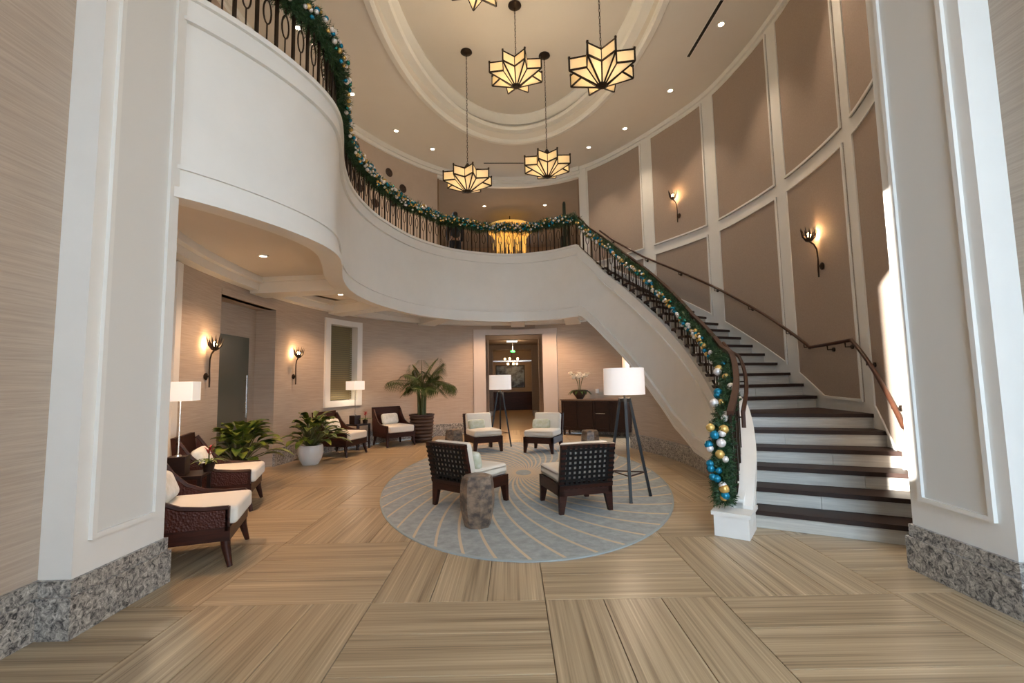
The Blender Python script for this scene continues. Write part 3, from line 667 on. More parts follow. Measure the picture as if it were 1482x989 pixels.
for m in (teal, gold, silver, green_b):
    bmh = bmesh.new(); bmesh.ops.create_icosphere(bmh, subdivisions=2, radius=1); me = bpy.data.meshes.new('bauble'); bmh.to_mesh(me); bmh.free()
    me.polygons.foreach_set('use_smooth', [True]*len(me.polygons)); me.materials.append(m); BALLS[m] = me
rg = random.Random(11)
def balls(curve, s0, s1, z, n, off_side, rad, r0, r1):
    out = []
    for i in range(n):
        s = s0+(s1-s0)*(i+rg.uniform(.1,.9))/n; ph = rg.uniform(-.75,.75); d = rad*rg.uniform(1.0,1.12)
        x, y = curve.at(s, off_side[0]+off_side[1]*d*math.cos(ph)); out.append(((x, y, z(s)+d*math.sin(ph)), rg.uniform(r0, r1), rg.choice((teal, teal, gold, silver, silver, green_b, gold))))
    return out
def cpath(curve, s0, s1, z, off):
    def f(t):
        s = s0+(s1-s0)*t; a = Vector((*curve.at(s, off), z(s))); b = Vector((*curve.at(min(s+.05, curve.len), off), z(min(s+.05, curve.len)))); c = Vector((*curve.at(max(s-.05,0), off), z(max(s-.05,0))))
        return a, (b-c).normalized()
    return f
def wob(s): return .02*math.sin(s*5.1)+.015*math.sin(s*11.7+1)
g1 = thing('balcony_garland', 'green pine garland with teal, gold and silver baubles along the balcony rail', 'garland')
garland(g1, cpath(BAL, .75, BAL.len-.02, lambda s: 5.72+wob(s), .03), .17, 7000, balls(BAL, .8, BAL.len-.05, lambda s: 5.72+wob(s), 285, (.03, -1), .145, .024, .036))
for m_, nm in ((teal,'teal'),(gold,'gold'),(silver,'silver')):
    sb_ = MB(); ico = BALLS[m_]; vs = [tuple(v.co) for v in ico.vertices]; fs = [tuple(p.vertices) for p in ico.polygons]
    for (p, r, _) in balls(BAL, 4.2, BAL.len-.05, lambda s: 5.72+wob(s), 95, (.03, -1), .145, .017, .025): sb_.add([(p[0]+a*r, p[1]+b*r, p[2]+c*r) for a, b, c in vs], fs)
    o_ = sb_.build('small_baubles', m_, g1, 60); o_['kind'] = 'stuff'
g2 = thing('stair_garland', 'green pine garland with colourful baubles wound down the stair rail', 'garland')
gz = lambda s: st_rail(s)-.13+wob(s)
garland(g2, cpath(INN, 2.0, 7.5, gz, .04), .12, 3800, balls(INN, 2.2, 7.5, gz, 190, (.04, 1), .105, .022, .036))
# drop of garland hanging down the newel end
def dpath(t):
    if t < .42:
        s = 2.0-(1.75)*(t/.42); return Vector((*INN.at(s, .06), gz(s))), Vector((-.6,-.6,-.4)).normalized()
    q = (t-.42)/.58; x, y = INN.at(.25-.12*q, .06); return Vector((x, y, gz(.25)+(.30-gz(.25))*q)), Vector((0,0,-1))
bl2 = []
for i in range(30):
    t = .05+.92*(i+rg.random())/30; p, tg = dpath(t); a = rg.uniform(-1.1,.9); d = .12
    bl2.append((p+Vector((-.5*math.cos(a)-.2,-.9*math.cos(a)*.9,0)).normalized()*d*.9+Vector((.7*math.sin(a)*d,-.3*math.sin(a)*d,rg.uniform(-.03,.03))), rg.uniform(.034,.05), rg.choice((teal,gold,silver,silver,teal,gold))))
g3 = thing('newel_garland', 'green pine garland with large baubles hanging down the stair newel', 'garland')
garland(g3, dpath, .115, 2600, bl2)

# ================================================================== star pendants
def star_meshes():
    Ro, Ri, H1 = .49, .285, .17; hub, zb = .07, -.17
    def pt(r, a, z): return Vector((r*math.cos(a), r*math.sin(a), z))
    w = math.pi/8; out = {}
    def quad(name, ps):
        n = (ps[1]-ps[0]).cross(ps[2]-ps[0]).normalized()*.004
        me = MB().add([p-n for p in ps]+[p+n for p in ps], [tuple(range(len(ps)))[::-1], tuple(range(len(ps), 2*len(ps)))]+[(i,(i+1)%len(ps),len(ps)+(i+1)%len(ps),len(ps)+i) for i in range(len(ps))]).mesh(name); me.materials.append(pane); return me
    for sg in (1, -1):
        out['side', sg] = quad('side_pane', [pt(Ro,0,0), pt(Ri,sg*w,0), pt(Ri,sg*w,H1), pt(Ro,0,H1)])
        out['low', sg] = quad('lower_pane', [pt(Ro,0,0), pt(Ri,sg*w,0), pt(hub,sg*w,zb), pt(hub,0,zb)])
    fr = MB()
    for k in range(8):
        a = k*math.pi/4
        for p, q in ((pt(Ro,a,0),pt(Ro,a,H1+.02)), (pt(Ri,a+w,0),pt(Ri,a+w,H1)), (pt(Ro,a,0),pt(hub,a,zb)), (pt(Ri,a+w,0),pt(hub,a+w,zb))): fr.bar(p, q, .022)
        for sg in (1,-1):
            for z in (0, H1): fr.bar(pt(Ro,a,z), pt(Ri,a+sg*w,z), .022)
        fr.bar(pt(Ro,a,H1), pt(.05,0,H1+.14), .008)
        fr.box((-.014,-.014,-.014),(.014,.014,.014), Matrix.Translation(pt(Ro,a,H1+.02)))
    fr.lathe([(.001,zb-.03),(.05,zb-.025),(.085,zb),(.085,zb+.012),(.001,zb+.012)], 16)
    out['frame'] = fr.mesh('frame'); out['frame'].materials.append(bronze)
    out['hub'] = MB().lathe([(.001,H1+.10),(.06,H1+.10),(.075,H1+.14),(.05,H1+.19),(.018,H1+.24),(.001,H1+.24)], 16).mesh('hub'); out['hub'].materials.append(bronze)
    return out
SM = star_meshes()
def chain_mesh(L_):
    m = MB(); n = max(4, int(L_/.055))
    for i in range(n):
        z = i*L_/n; a = (i % 2)*math.pi/2; w = .011
        m.tube([(w*math.cos(a)*math.sin(q), w*math.sin(a)*math.sin(q), z+L_/n*.5-L_/n*.62*math.cos(q)) for q in [2*math.pi*j/8 for j in range(9)]], .0042, 4, False)
    return m
def pendant(x, y, z, rz, label, power=24):
    o = thing('star_pendant', label, 'pendant lamp', (x, y, z), rz, 'star pendant lamps')
    for k in range(8):
        for key in (('side',1),('side',-1),('low',1),('low',-1)):
            p = link('glass_pane', SM[key], None, o); p.rotation_euler = (0,0,k*math.pi/4)
    link('frame', SM['frame'], None, o); link('hub', SM['hub'], None, o, 40)
    chain_mesh(ZR-.05-z-.40).build('chain', bronze, o).location = (0,0,.40)
    MB().lathe([(.001,0),(.115,0),(.12,-.02),(.09,-.045),(.02,-.06),(.001,-.06)], 20).build('canopy', bronze, o, 40).location = (0,0,ZR-z)
    lamp('pendant_glow', 'POINT', (0,0,.12), power, (1,.80,.54), .09, o)
pendant(.16,7.69,6.92,.30,'star pendant lamp at the highest centre position')
pendant(-.83,8.84,5.50,.30,'star pendant lamp hanging lowest on the left')
pendant(.785,8.985,5.84,.34,'star pendant lamp hanging over the doorway, right of the lowest one')
pendant(1.37,6.25,5.93,.20,'star pendant lamp appearing largest, nearest the panelled wall')
pendant(-.42,6.3,7.42,.2,'star pendant lamp at the very top with only its tip showing')

# ================================================================== torch sconces
def sconce_proto():
    o = thing('wall_sconce', 'x', 'sconce')
    # local: +Y points out of the wall, origin on the wall at the back plate
    MB().lathe([(.001,0),(.05,0),(.055,.012),(.03,.03),(.001,.032)], 16).build('back_plate', bronze, o, 40)
    o.children[0].rotation_euler = (R(-90),0,0); o.children[0].scale = (1,1,1)
    MB().tube([(0,.06,-.16),(0,.06,-.05),(0,.055,.1),(.004,.06,.25),(.02,.085,.33),(.04,.13,.38)], [.011,.013,.011,.010,.011,.014], 8).box((-.008,.02,-.008),(.008,.06,.008)).build('stem', bronze, o, 50)
    c = Vector((.04,.14,.44)); rg2 = random.Random(5); m = MB()
    for k in range(11):
        a = 2*math.pi*k/11; d = Vector((math.cos(a), math.sin(a), rg2.uniform(.5,1.5))).normalized(); p = c+Vector((math.cos(a),math.sin(a),0))*.03+Vector((0,0,-.05)); q = p+d*.06+Vector((0,0,.03)); e = q+Vector((d.x*.04, d.y*.04, .09+rg2.uniform(0,.05)))
        m.tube([p, q, e], [.012,.014,.001], 5)
    m.lathe([(.001,-.07),(.03,-.06),(.045,-.03),(.03,0),(.001,0)], 10, tuple(c)); m.build('leaf_cluster', bronze, o)
    MB().lathe([(.001,-.03),(.02,-.02),(.026,0),(.018,.03),(.001,.045)], 10, (c.x, c.y-.005, c.z+.03)).build('bulb', bulb, o, 60)
    lamp('sconce_glow', 'POINT', (c.x, c.y-.075, c.z+.03), 9, (1,.58,.27), .02, o)
    return o
def wall_pose(s, off=0, cv=OUT):
    x, y = cv.at(s, off); tx, ty = cv.tan(s); return x, y, math.atan2(-tx, ty)-math.pi/2   # local +Y faces into the room
sp = sconce_proto()
for i, (s, z, off, lab) in enumerate(((3.38,1.68,0,'torch sconce on the wall left of the glass door alcove'), (5.67,1.70,0,'torch sconce between the alcove and the interior window'), (17.72,5.26,-.012,'torch sconce on the upper farther fabric wall panel'), (21.62,3.10,-.012,'torch sconce on the fabric panel above the stair landing'))):
    x, y, rz = wall_pose(s, off) if z > 3 else wall_pose(gs(s), off, OG)
    o = sp if i == 0 else copy_tree(sp, (x, y, z), rz)
    o.location = (x, y, z); o.rotation_euler = (0,0,rz); o['label'] = lab; o['group'] = 'torch wall sconces'
# round wall plates upstairs
for i, (s, z, lab) in enumerate(((7.4,7.25,'topmost round bronze plate on the upper left wall'), (8.48,7.01,'round bronze plate above the garland, middle of the upper row'), (8.94,6.73,'round bronze plate above the garland nearest the lobby opening'), (7.04,6.51,'round bronze plate leftmost behind the balusters'), (7.52,6.25,'round bronze plate second from left behind the balusters'), (8.03,6.04,'round bronze plate lowest behind the balusters'), (8.6,6.25,'round bronze plate half hidden by the garland'))):
    x, y, rz = wall_pose(s); o = thing('wall_plate', lab, 'wall plate', (x, y, z), rz, 'round wall plates')
    MB().lathe([(.001,.0),(.11,.0),(.115,.012),(.10,.022),(.07,.012),(.03,.016),(.001,.02)], 20).build('dish', potb, o, 40).rotation_euler = (R(-90),0,0)
    q = MB()
    for k in range(8): a = k*math.pi/4; q.tube([(.045*math.cos(a),.012,.045*math.sin(a)),(.088*math.cos(a),.022,.088*math.sin(a))], .006, 5)
    q.build('relief_rays', bronze, o)

# ================================================================== rug
RGA, RGB = 2.12, 3.72
rug = MB().lathe([(.001,.012),(.985,.012),(.997,.010),(1.0,.0)], 96, sx=RGA, sy=RGB, cap=False).build('oval_rug', rug_mat(RGA, RGB), None)
place(rug, (.15,7.73,.0005)); tag(rug, 'oval grey blue rug with tan swirling lines under the lounge chairs', 'rug')
bd = MB(); bd.strip([[(RGA*math.cos(t)*q, RGB*math.sin(t)*q, z) for q, z in ((.995,.0),(1.003,.0),(1.003,.012),(.995,.014))] for t in [2*math.pi*k/96 for k in range(96)]], True)
bd.build('rug_binding', mat('rug_binding', (.30,.34,.34), .9), rug)

# ================================================================== low lounge chairs with woven strap backs
def lounge_proto():
    o = thing('lounge_chair', 'x', 'chair'); w, d = .66, .70
    fr = MB().box((-w/2,d/2-.05,.20),(w/2,d/2,.33)).box((-w/2,-d/2,.20),(w/2,-d/2+.05,.33)).box((-w/2,-d/2,.20),(-w/2+.05,d/2,.33)).box((w/2-.05,-d/2,.20),(w/2,d/2,.33)).box((-w/2+.04,-d/2+.04,.26),(w/2-.04,d/2-.04,.29))
    fr.build('seat_frame', darkwood, o)
    for sx in (-1,1):
        for sy in (-1,1):
            x0, y0 = sx*w/2, sy*d/2; t = .095; b_ = .05
            top = [(x0,y0),(x0-sx*t,y0),(x0-sx*t,y0-sy*.06),(x0,y0-sy*.06)]; bt = [(x0,y0),(x0-sx*b_,y0),(x0-sx*b_,y0-sy*.045),(x0,y0-sy*.045)]
            MB().add([(*p,.0) for p in bt]+[(*p,.21) for p in top], [(0,1,2,3),(4,5,6,7),(0,1,5,4),(1,2,6,5),(2,3,7,6),(3,0,4,7)]).build('leg', darkwood, o)
    # reclined back frame: axis from (y=-.33,z=.30) to (y=-.43,z=.79)
    A, B = Vector((0,-.325,.28)), Vector((0,-.435,.785)); ax = (B-A); ln = ax.length
    X = Vector((1,0,0)); nb = ax.normalized().cross(X).normalized()   # backward normal
    def bp(x, t, dpt): return A+X*x+ax*t+nb*dpt
    bf = MB()
    for sx in (-1,1): bf.bar(bp(sx*(w/2-.03),-.02,0), bp(sx*(w/2-.03),1,0), .06, .04, up=nb)
    bf.bar(bp(-w/2,.965,0), bp(w/2,.965,0), .05, .04, up=ax); bf.bar(bp(-w/2,.06,0), bp(w/2,.06,0), .07, .04, up=ax)
    bf.build('back_frame', darkwood, o)
    sgn = 1 if nb.y < 0 else -1
    for k in range(9):
        x = -w/2+.085+k*(w-.17)/8; m = MB(); m.bar(bp(x,.0,sgn*.024), bp(x,1.0,sgn*.024), .032, .005, up=nb).bar(bp(x,.985,sgn*.022), bp(x,.985,-sgn*.022), .032, .012, up=ax); m.build('vertical_strap', leather, o)
    for k in range(8):
        t = .10+k*.113; m = MB(); m.bar(bp(-w/2-.002,t,sgn*.029), bp(w/2+.002,t,sgn*.029), .004, .029, up=ax); m.build('horizontal_strap', leather, o)
    sc = link('seat_cushion', rbox((w-.02,d-.06,.14), .045, 4, .012), cream, o, 60); sc.location = (0,.035,.40)
    bc = link('back_cushion', rbox((w-.06,.13,.42), .045, 4), cream, o, 60); c = bp(0,.58,-sgn*.085); bc.location = c; bc.rotation_euler = (math.atan2(.435-.325,.505)*1.0,0,0)
    pw = link('pillow', rbox((.40,.13,.23), .06, 4), pillowm, o, 60); pw.location = (.10,-.16,.555); pw.rotation_euler = (R(16),0,R(4))
    return o
lp = lounge_proto(); first = True
def face(ang): return R(ang-90)
for x, y, a, lab in ((.73,5.71,105.5,'woven strap back lounge chair at front right beside the tripod lamp'), (-.555,5.92,52,'woven strap back lounge chair behind the wooden drum stool'), (.64,9.98,-113,'cream lounge chair at the back right facing the entrance'), (-.68,10.27,-67,'cream lounge chair at the back left facing the entrance')):
    if first: o = lp; o.location = (x,y,.013); o.rotation_euler = (0,0,face(a)); first = False
    else: o = copy_tree(lp, (x,y,.013), face(a))
    o['label'] = lab; o['group'] = 'low lounge chairs on the rug'

# ================================================================== drum stools
def stool_mesh():
    prof = [(.001,0),(.135,0),(.150,.05),(.182,.20),(.188,.30),(.178,.44),(.165,.50),(.155,.515),(.001,.515)]
    return MB().lathe(prof, 8)
for x, y, rz, lab in ((-.40,4.98,.25,'faceted petrified wood drum stool in front of the lounge chairs'), (-1.26,9.75,.1,'faceted wooden drum stool left behind the lounge chairs'), (1.5,9.1,.3,'faceted wooden drum stool right behind the lounge chairs')):
    o = thing('drum_stool', lab, 'stool', (x,y,.013), rz, 'faceted drum stools'); stool_mesh().build('body', woodstool, o)
    MB().lathe([(.001,.515),(.15,.515),(.148,.522),(.001,.522)], 8).build('top', woodstool, o)

# ================================================================== tripod floor lamps
def tripod(x, y, angs, label, power):
    o = thing('tripod_floor_lamp', label, 'floor lamp', (x,y,.013 if (((x-.17)/RGA)**2+((y-7.73)/RGB)**2) < 1 else 0), 0, 'tripod floor lamps')
    for a in angs:
        a = R(a); c, s = math.cos(a), math.sin(a); m = MB(); m.bar((.30*c,.30*s,.012),(.065*c,.065*s,1.27), .034, .028); m.bar((.30*c,.30*s,.0),(.2975*c,.2975*s,.014), .036); m.build('leg', black, o)
    br_ = MB()
    for a, b_ in zip(angs, angs[1:]+angs[:1]): p, q = (Vector((.235*math.cos(R(t)), .235*math.sin(R(t)), .31)) for t in (a, b_)); br_.bar(p, q, .014)
    br_.build('brace', darkwood, o); MB().lathe([(.001,1.22),(.075,1.22),(.075,1.27),(.012,1.25),(.012,1.40),(.001,1.40)], 12).build('hub', black, o)
    sh = MB(); sh.strip([[(r*math.cos(t), r*math.sin(t), z) for r, z in ((.257,1.315),(.265,1.315),(.260,1.66),(.252,1.66))] for t in [2*math.pi*k/40 for k in range(40)]], True); sh.build('shade', shade, o, 40)
    MB().lathe([(.254,1.648),(.001,1.648)], 40, cap=False).build('diffuser', shade, o)
    MB().lathe([(.001,1.40),(.03,1.42),(.04,1.47),(.025,1.53),(.001,1.54)], 12).build('bulb', dlm, o)
    lamp('lamp_glow', 'POINT', (0,0,1.36), power, (1,.76,.55), .06, o)
tripod(1.46,6.02,[-98,8,140],'tall black tripod floor lamp with white drum shade beside the right front chair', 9)
tripod(-.30,10.9,[-38,95,205],'black tripod floor lamp with white drum shade before the doorway', 10)

# ================================================================== armchairs along the wall
woven = mat('woven_reddish_cane', (.055,.014,.008), .45, spec=.3)
def weave(m):
    nt = m.node_tree; N = nt.nodes.new; L = nt.links.new; b = nt.nodes['Principled BSDF']
    tc = N('ShaderNodeTexCoord'); ck = N('ShaderNodeTexVoronoi'); ck.inputs['Scale'].default_value = 55; bp = N('ShaderNodeBump'); bp.inputs['Strength'].default_value = .7; bp.inputs['Distance'].default_value = .008
    L(tc.outputs['Object'], ck.inputs['Vector']); L(ck.outputs['Distance'], bp.inputs['Height']); L(bp.outputs[0], b.inputs['Normal'])
weave(woven)
def arm_proto():
    o = thing('armchair', 'x', 'armchair'); w, d = .76, .80
    MB().box((-w/2,-d/2+.02,.22),(w/2,d/2-.02,.335)).build('seat_base', darkwood, o)
    for sx in (-1,1):
        for sy in (-1,1):
            x, y = sx*(w/2-.045), sy*(d/2-.065); path = [(x,y,.26),(x+sx*.005,y+sy*.01,.16),(x+sx*.02,y+sy*.035,.06),(x+sx*.03,y+sy*.05,0)]
            MB().tube(path, [.042,.036,.027,.021], 8).build('leg', darkwood, o, 50)
    tops = [(d/2-.04,.485),(.18,.488),(0,.51),(-.15,.575),(-.27,.69),(-.35,.81),(-.40,.88)]
    for sx in (-1,1):
        xo, xi = sx*w/2, sx*(w/2-.045)
        pr = [(d/2-.04,.335)]+tops+[(-.40,.335)]
        MB().add([(xo,y,z) for y,z in pr]+[(xi,y,z) for y,z in pr], [tuple(range(len(pr))), tuple(range(len(pr),2*len(pr)))[::-1]]+[(i,(i+1)%len(pr),len(pr)+(i+1)%len(pr),len(pr)+i) for i in range(len(pr))]).build('side_panel', woven, o)
        MB().tube([(sx*(w/2-.022),y,z) for y,z in tops], .027, 6).build('arm_rail', darkwood, o, 40)
        MB().box((min(xo,xi),d/2-.06,.30),(max(xo,xi),d/2-.03,.50)).build('arm_post', darkwood, o)
    m = MB(); m.add([(-w/2,-.36,.33),(w/2,-.36,.33),(w/2,-.43,.93),(-w/2,-.43,.93),(-w/2,-.41,.33),(w/2,-.41,.33),(w/2,-.475,.93),(-w/2,-.475,.93)], [(0,1,2,3),(7,6,5,4),(0,4,5,1),(1,5,6,2),(2,6,7,3),(3,7,4,0)]); m.build('back_panel', darkwood, o)
    s = link('seat_cushion', rbox((w-.10,d-.06,.16), .035, 3, .012), cream, o, 60); s.location = (0,.055,.42)
    p = link('pillow', rbox((.44,.15,.27), .07, 5), pillow_w, o, 60); p.location = (0,-.24,.635); p.rotation_euler = (R(22),0,R(3))
    return o
ap = arm_proto(); first = True
for x, y, a, lab in ((-2.93,4.25,20,'dark woven armchair nearest the left pilaster, with a pale pillow'), (-3.72,5.95,20,'dark woven armchair beside the large leafy floor plant'), (-3.76,10.1,-15,'dark woven armchair under the interior window'), (-2.97,11.48,-49,'dark woven armchair left of the tall potted palm')):
    if first: o = ap; o.location = (x,y,0); o.rotation_euler = (0,0,face(a)); first = False
    else: o = copy_tree(ap, (x,y,0), face(a))
    o['label'] = lab; o['group'] = 'dark woven armchairs by the left wall'

# ================================================================== side tables and table lamps
def side_table(x, y, rz, label):
    o = thing('side_table', label, 'side table', (x,y,0), rz, 'black side tables')
    MB().box((-.2,-.2,.545),(.2,.2,.58)).build('table_top', espresso, o); MB().box((-.18,-.18,.14),(.18,.18,.16)).build('shelf', espresso, o)
    for sx in (-1,1):
        for sy in (-1,1): MB().box((sx*.18-.018,sy*.18-.018,0),(sx*.18+.018,sy*.18+.018,.545)).build('leg', espresso, o)
def table_lamp(x, y, z, rz, label):
    o = thing('table_lamp', label, 'table lamp', (x,y,z), rz, 'table lamps on the side tables')
    MB().box((-.09,-.09,0),(.09,.09,.20)).build('block_base', espresso, o); MB().tube([(0,0,.20),(0,0,.86)], .008, 8).lathe([(.001,.2),(.035,.2),(.03,.215),(.001,.218)], 12).build('stem', chrome, o)
    m = MB(); a, b_ = .15, .14; hs = .21
    for (x0,y0,x1,y1) in ((-a,-a,a,-a+.006),(-a,a-.006,a,a),(-a,-a,-a+.006,a),(a-.006,-a,a,a)): m.box((x0,y0,.80),(x1,y1,.80+hs))
    m.build('shade', shade_d, o); MB().box((-a+.006,-a+.006,.985),(a-.006,a-.006,.99)).build('shade_top', shade_d, o)
    MB().lathe([(.001,.86),(.025,.88),(.03,.91),(.001,.95)], 10).build('bulb', dlm, o)
    lamp('lamp_glow', 'POINT', (0,0,.84), 6, (1,.8,.58), .05, o)
side_table(-3.62,5.12,.35,'black side table between the two nearest armchairs'); table_lamp(-3.66,5.05,.581,.35,'white shaded table lamp showing just right of the left pilaster')
side_table(-3.70,10.98,-.5,'black side table between the two farther armchairs'); table_lamp(-3.76,10.93,.581,-.5,'white shaded table lamp in front of the interior window')

# ================================================================== plants
def leaf(path_pts, wid, V, F, up=Vector((0,0,1)), nseg=6):
    n0 = len(V); N = len(path_pts)
    for i, p in enumerate(path_pts):
        t = i/(N-1); wd = wid*math.sin(math.pi*min(max(t*.92+.06,0),1))**.8; tg = (path_pts[min(i+1,N-1)]-path_pts[max(i-1,0)]).normalized(); sd = tg.cross(up)
        sd = sd.normalized() if sd.length > 1e-3 else Vector((1,0,0)); nr = sd.cross(tg)
        V += [p-sd*wd+nr*wd*.35, p, p+sd*wd+nr*wd*.35]
    for i in range(N-1):
        a = n0+3*i; F += [(a,a+1,a+4,a+3),(a+1,a+2,a+5,a+4)]
def bushy(root, z0, n, spread, hgt, seed, lw, m=leafm):
    rg3 = random.Random(seed); st = MB()
    for i in range(n):
        a = rg3.uniform(0,2*math.pi); el = rg3.uniform(.25,1.4); L_ = rg3.uniform(.7,1.1)
        d = Vector((math.cos(a)*math.cos(el)*spread, math.sin(a)*math.cos(el)*spread, math.sin(el)*hgt))*L_
        wf = .45 if math.cos(a) < -.15 else 1.0; d.x *= wf
        b = Vector((math.cos(a)*.05, math.sin(a)*.05, z0)); mid = b+d*.62; out = Vector((math.cos(a),math.sin(a),0))
        st.tube([b, b+d*.35+Vector((0,0,.03)), mid], .006, 4); pts = []; LL = rg3.uniform(.30,.46)*(.5+.5*wf)
        dr = (d.normalized()*.8+out*.5).normalized()
        for k in range(7): t = k/6; pts.append(mid+dr*LL*t+Vector((0,0,-.30*LL*t*t*1.6)))
        V, F = [], []; leaf(pts, lw*rg3.uniform(.8,1.2), V, F); me = bpy.data.meshes.new('leaf'); me.from_pydata([tuple(q) for q in V], [], F); link('leaf', me, m, root, 80)
    st.build('stems', stemm, root)
pa = thing('floor_plant', 'large leafy floor plant in a dark pot behind the second armchair', 'plant', (-4.12,6.95,0))
MB().lathe([(.001,0),(.17,0),(.22,.30),(.23,.38),(.20,.38),(.19,.34),(.001,.34)], 20).build('pot', espresso, pa, 40); MB().lathe([(.001,.345),(.19,.345)], 16, cap=False).build('soil', soil, pa); bushy(pa, .34, 92, .52, .86, 21, .074)
pb = thing('potted_plant', 'leafy green plant in a round white glazed pot', 'plant', (-3.93,8.95,0))
MB().lathe([(.001,0),(.14,0),(.20,.10),(.235,.22),(.23,.33),(.215,.37),(.20,.37),(.20,.33),(.001,.33)], 28).build('pot', potw, pb, 40); MB().lathe([(.001,.335),(.20,.335)], 16, cap=False).build('soil', soil, pb); bushy(pb, .33, 82, .56, .86, 33, .066)
# palm
pp = thing('potted_palm', 'tall palm with arching fronds in a ribbed brown pot', 'plant', (-2.38,11.98,0))
prof = [(.001,0),(.24,0)]
for k in range(7): z = .03+k*.09; prof += [(.255+.006*k,z),(.285+.006*k,z+.045),(.262+.006*k,z+.085)]
prof += [(.33,.68),(.33,.71),(.29,.71),(.28,.66),(.001,.66)]
MB().lathe(prof, 24).build('pot', potb, pp, 30); MB().lathe([(.001,.665),(.28,.665)], 16, cap=False).build('soil', soil, pp)
tr_ = MB(); rg4 = random.Random(8)
for k in range(5): a = k*1.26; b = Vector((.07*math.cos(a),.07*math.sin(a),.66)); tr_.tube([b, b+Vector((.02*math.cos(a),.02*math.sin(a),.45)), b+Vector((.05*math.cos(a),.05*math.sin(a),.85))], [.045,.035,.02], 7)
tr_.build('stems', stemm, pp, 50)
for k in range(22):
    a = k*2.4+.3; el = .30+1.15*((k*7) % 22)/22; L_ = rg4.uniform(.75,1.2); b = Vector((.05*math.cos(a),.05*math.sin(a),1.3+.25*rg4.random())); out = Vector((math.cos(a),math.sin(a),0)); L_ *= .5 if -.6*out.x+.8*out.y > .25 else 1; V, F = [], []; rach = []
    for i in range(13):
        t = i/12; rach.append(b+out*L_*math.cos(el)*t+Vector((0,0,L_*math.sin(el)*t-.55*L_*t*t*(1.2-.6*el))))
    for i in range(3,13):
        tg = (rach[i]-rach[i-1]).normalized(); sd = tg.cross(Vector((0,0,1))).normalized(); ll = .36*math.sin(math.pi*(.12+.8*i/12))+.07
        for sg in (-1,1):
            for hh in (0,.5):
                p0 = rach[i-1].lerp(rach[i], hh); leaf([p0+(sd*sg*.8+tg*.65).normalized()*ll*u+Vector((0,0,-.8*ll*u*u)) for u in (0,.5,1)], .011, V, F)
    me = bpy.data.meshes.new('frond'); me.from_pydata([tuple(q) for q in V], [], F); fo = link('frond', me, palmleaf, pp); MB().tube(rach, [.009]*9+[.005]*4, 5).build('midrib', stemm, fo)
# bromeliads on the low tables
def bromeliad(x, y, z, label):
    o = thing('bromeliad', label, 'plant', (x,y,z)); MB().lathe([(.001,0),(.05,0),(.065,.09),(.055,.09),(.05,.075),(.001,.075)], 16).build('pot', espresso, o, 40)
    for k in range(12):
        a = k*2.4; V, F = [], []; out = Vector((math.cos(a),math.sin(a),0)); leaf([Vector((0,0,.08))+out*.2*t+Vector((0,0,.16*t-.14*t*t)) for t in (0,.25,.5,.75,1)], .014, V, F); me = bpy.data.meshes.new('leaf'); me.from_pydata([tuple(q) for q in V], [], F); link('leaf', me, leafm, o)
    for k in range(9):
        a = k*2.4; V, F = [], []; out = Vector((math.cos(a),math.sin(a),0)); leaf([Vector((0,0,.17+.01*k))+out*.06*t+Vector((0,0,.06*t)) for t in (0,.33,.66,1)], .013, V, F); me = bpy.data.meshes.new('bract'); me.from_pydata([tuple(q) for q in V], [], F); link('bract', me, redfl, o)
    MB().tube([(0,0,.08),(0,0,.27)], .008, 5).build('flower_stalk', stemm, o)
bromeliad(-3.46,5.26,.581,'red flowering bromeliad on the near side table'); bromeliad(-3.53,10.98,.581,'small red flowering bromeliad on the far side table')
# orchid and console
ang = math.atan2(11.75-12.78, 2.92-1.32); cn = thing('console_cabinet', 'long dark wood console cabinet against the back wall', 'cabinet', (2.16,12.42,0), ang)
Lc = 1.9
MB().box((-Lc/2,-.02,.14),(Lc/2,.38,.955)).build('body', espresso, cn); MB().box((-Lc/2-.02,-.05,.955),(Lc/2+.02,.39,.99)).build('top', mat('console_top', (.20,.13,.085), .3), cn)
for sx in (-1,1):
    for y in (.02,.34): MB().box((sx*(Lc/2-.06)-.025,y-.02,0),(sx*(Lc/2-.06)+.025,y+.02,.14)).build('leg', espresso, cn)
for k in range(4):
    x0 = -Lc/2+.02+k*(Lc-.04)/4; dd = MB().box((x0+.006,-.04,.17),(x0+(Lc-.04)/4-.006,-.02,.93)).build('door', espresso, cn)
    fr = MB(); x1 = x0+(Lc-.04)/4
    for a, b_ in (((x0+.006,-.05,.17),(x0+.06,-.04,.93)),((x1-.06,-.05,.17),(x1-.006,-.05+.01,.93)),((x0+.06,-.05,.87),(x1-.06,-.04,.93)),((x0+.06,-.05,.17),(x1-.06,-.04,.23))): fr.box(a, b_)
    fr.build('door_frame', espresso, dd)
    if k == 2: MB().tube([(x0+.1,-.08,.62),(x1-.1,-.08,.62)], .012, 8).box((x0+.12,-.08,.614),(x0+.13,-.05,.626)).box((x1-.13,-.08,.614),(x1-.12,-.05,.626)).build('pull', chrome, dd)
oc = thing('orchid', 'white orchids in a dark footed bowl on the console', 'plant', (1.86,12.78,.991))
MB().lathe([(.001,0),(.09,0),(.09,.02),(.12,.06),(.20,.17),(.235,.24),(.21,.24),(.19,.20),(.001,.20)], 20).build('bowl', potb, oc, 40)
for k in range(14):
    a = k*2.4; V, F = [], []; out = Vector((math.cos(a),math.sin(a),0)); leaf([Vector((0,0,.22))+out*.34*t+Vector((0,0,.16*t-.26*t*t)) for t in (0,.25,.5,.75,1)], .045, V, F); me = bpy.data.meshes.new('leaf'); me.from_pydata([tuple(q) for q in V], [], F); link('leaf', me, palmleaf, oc)
rg5 = random.Random(4); stk = MB(); fl5 = MB()
pet = MB()
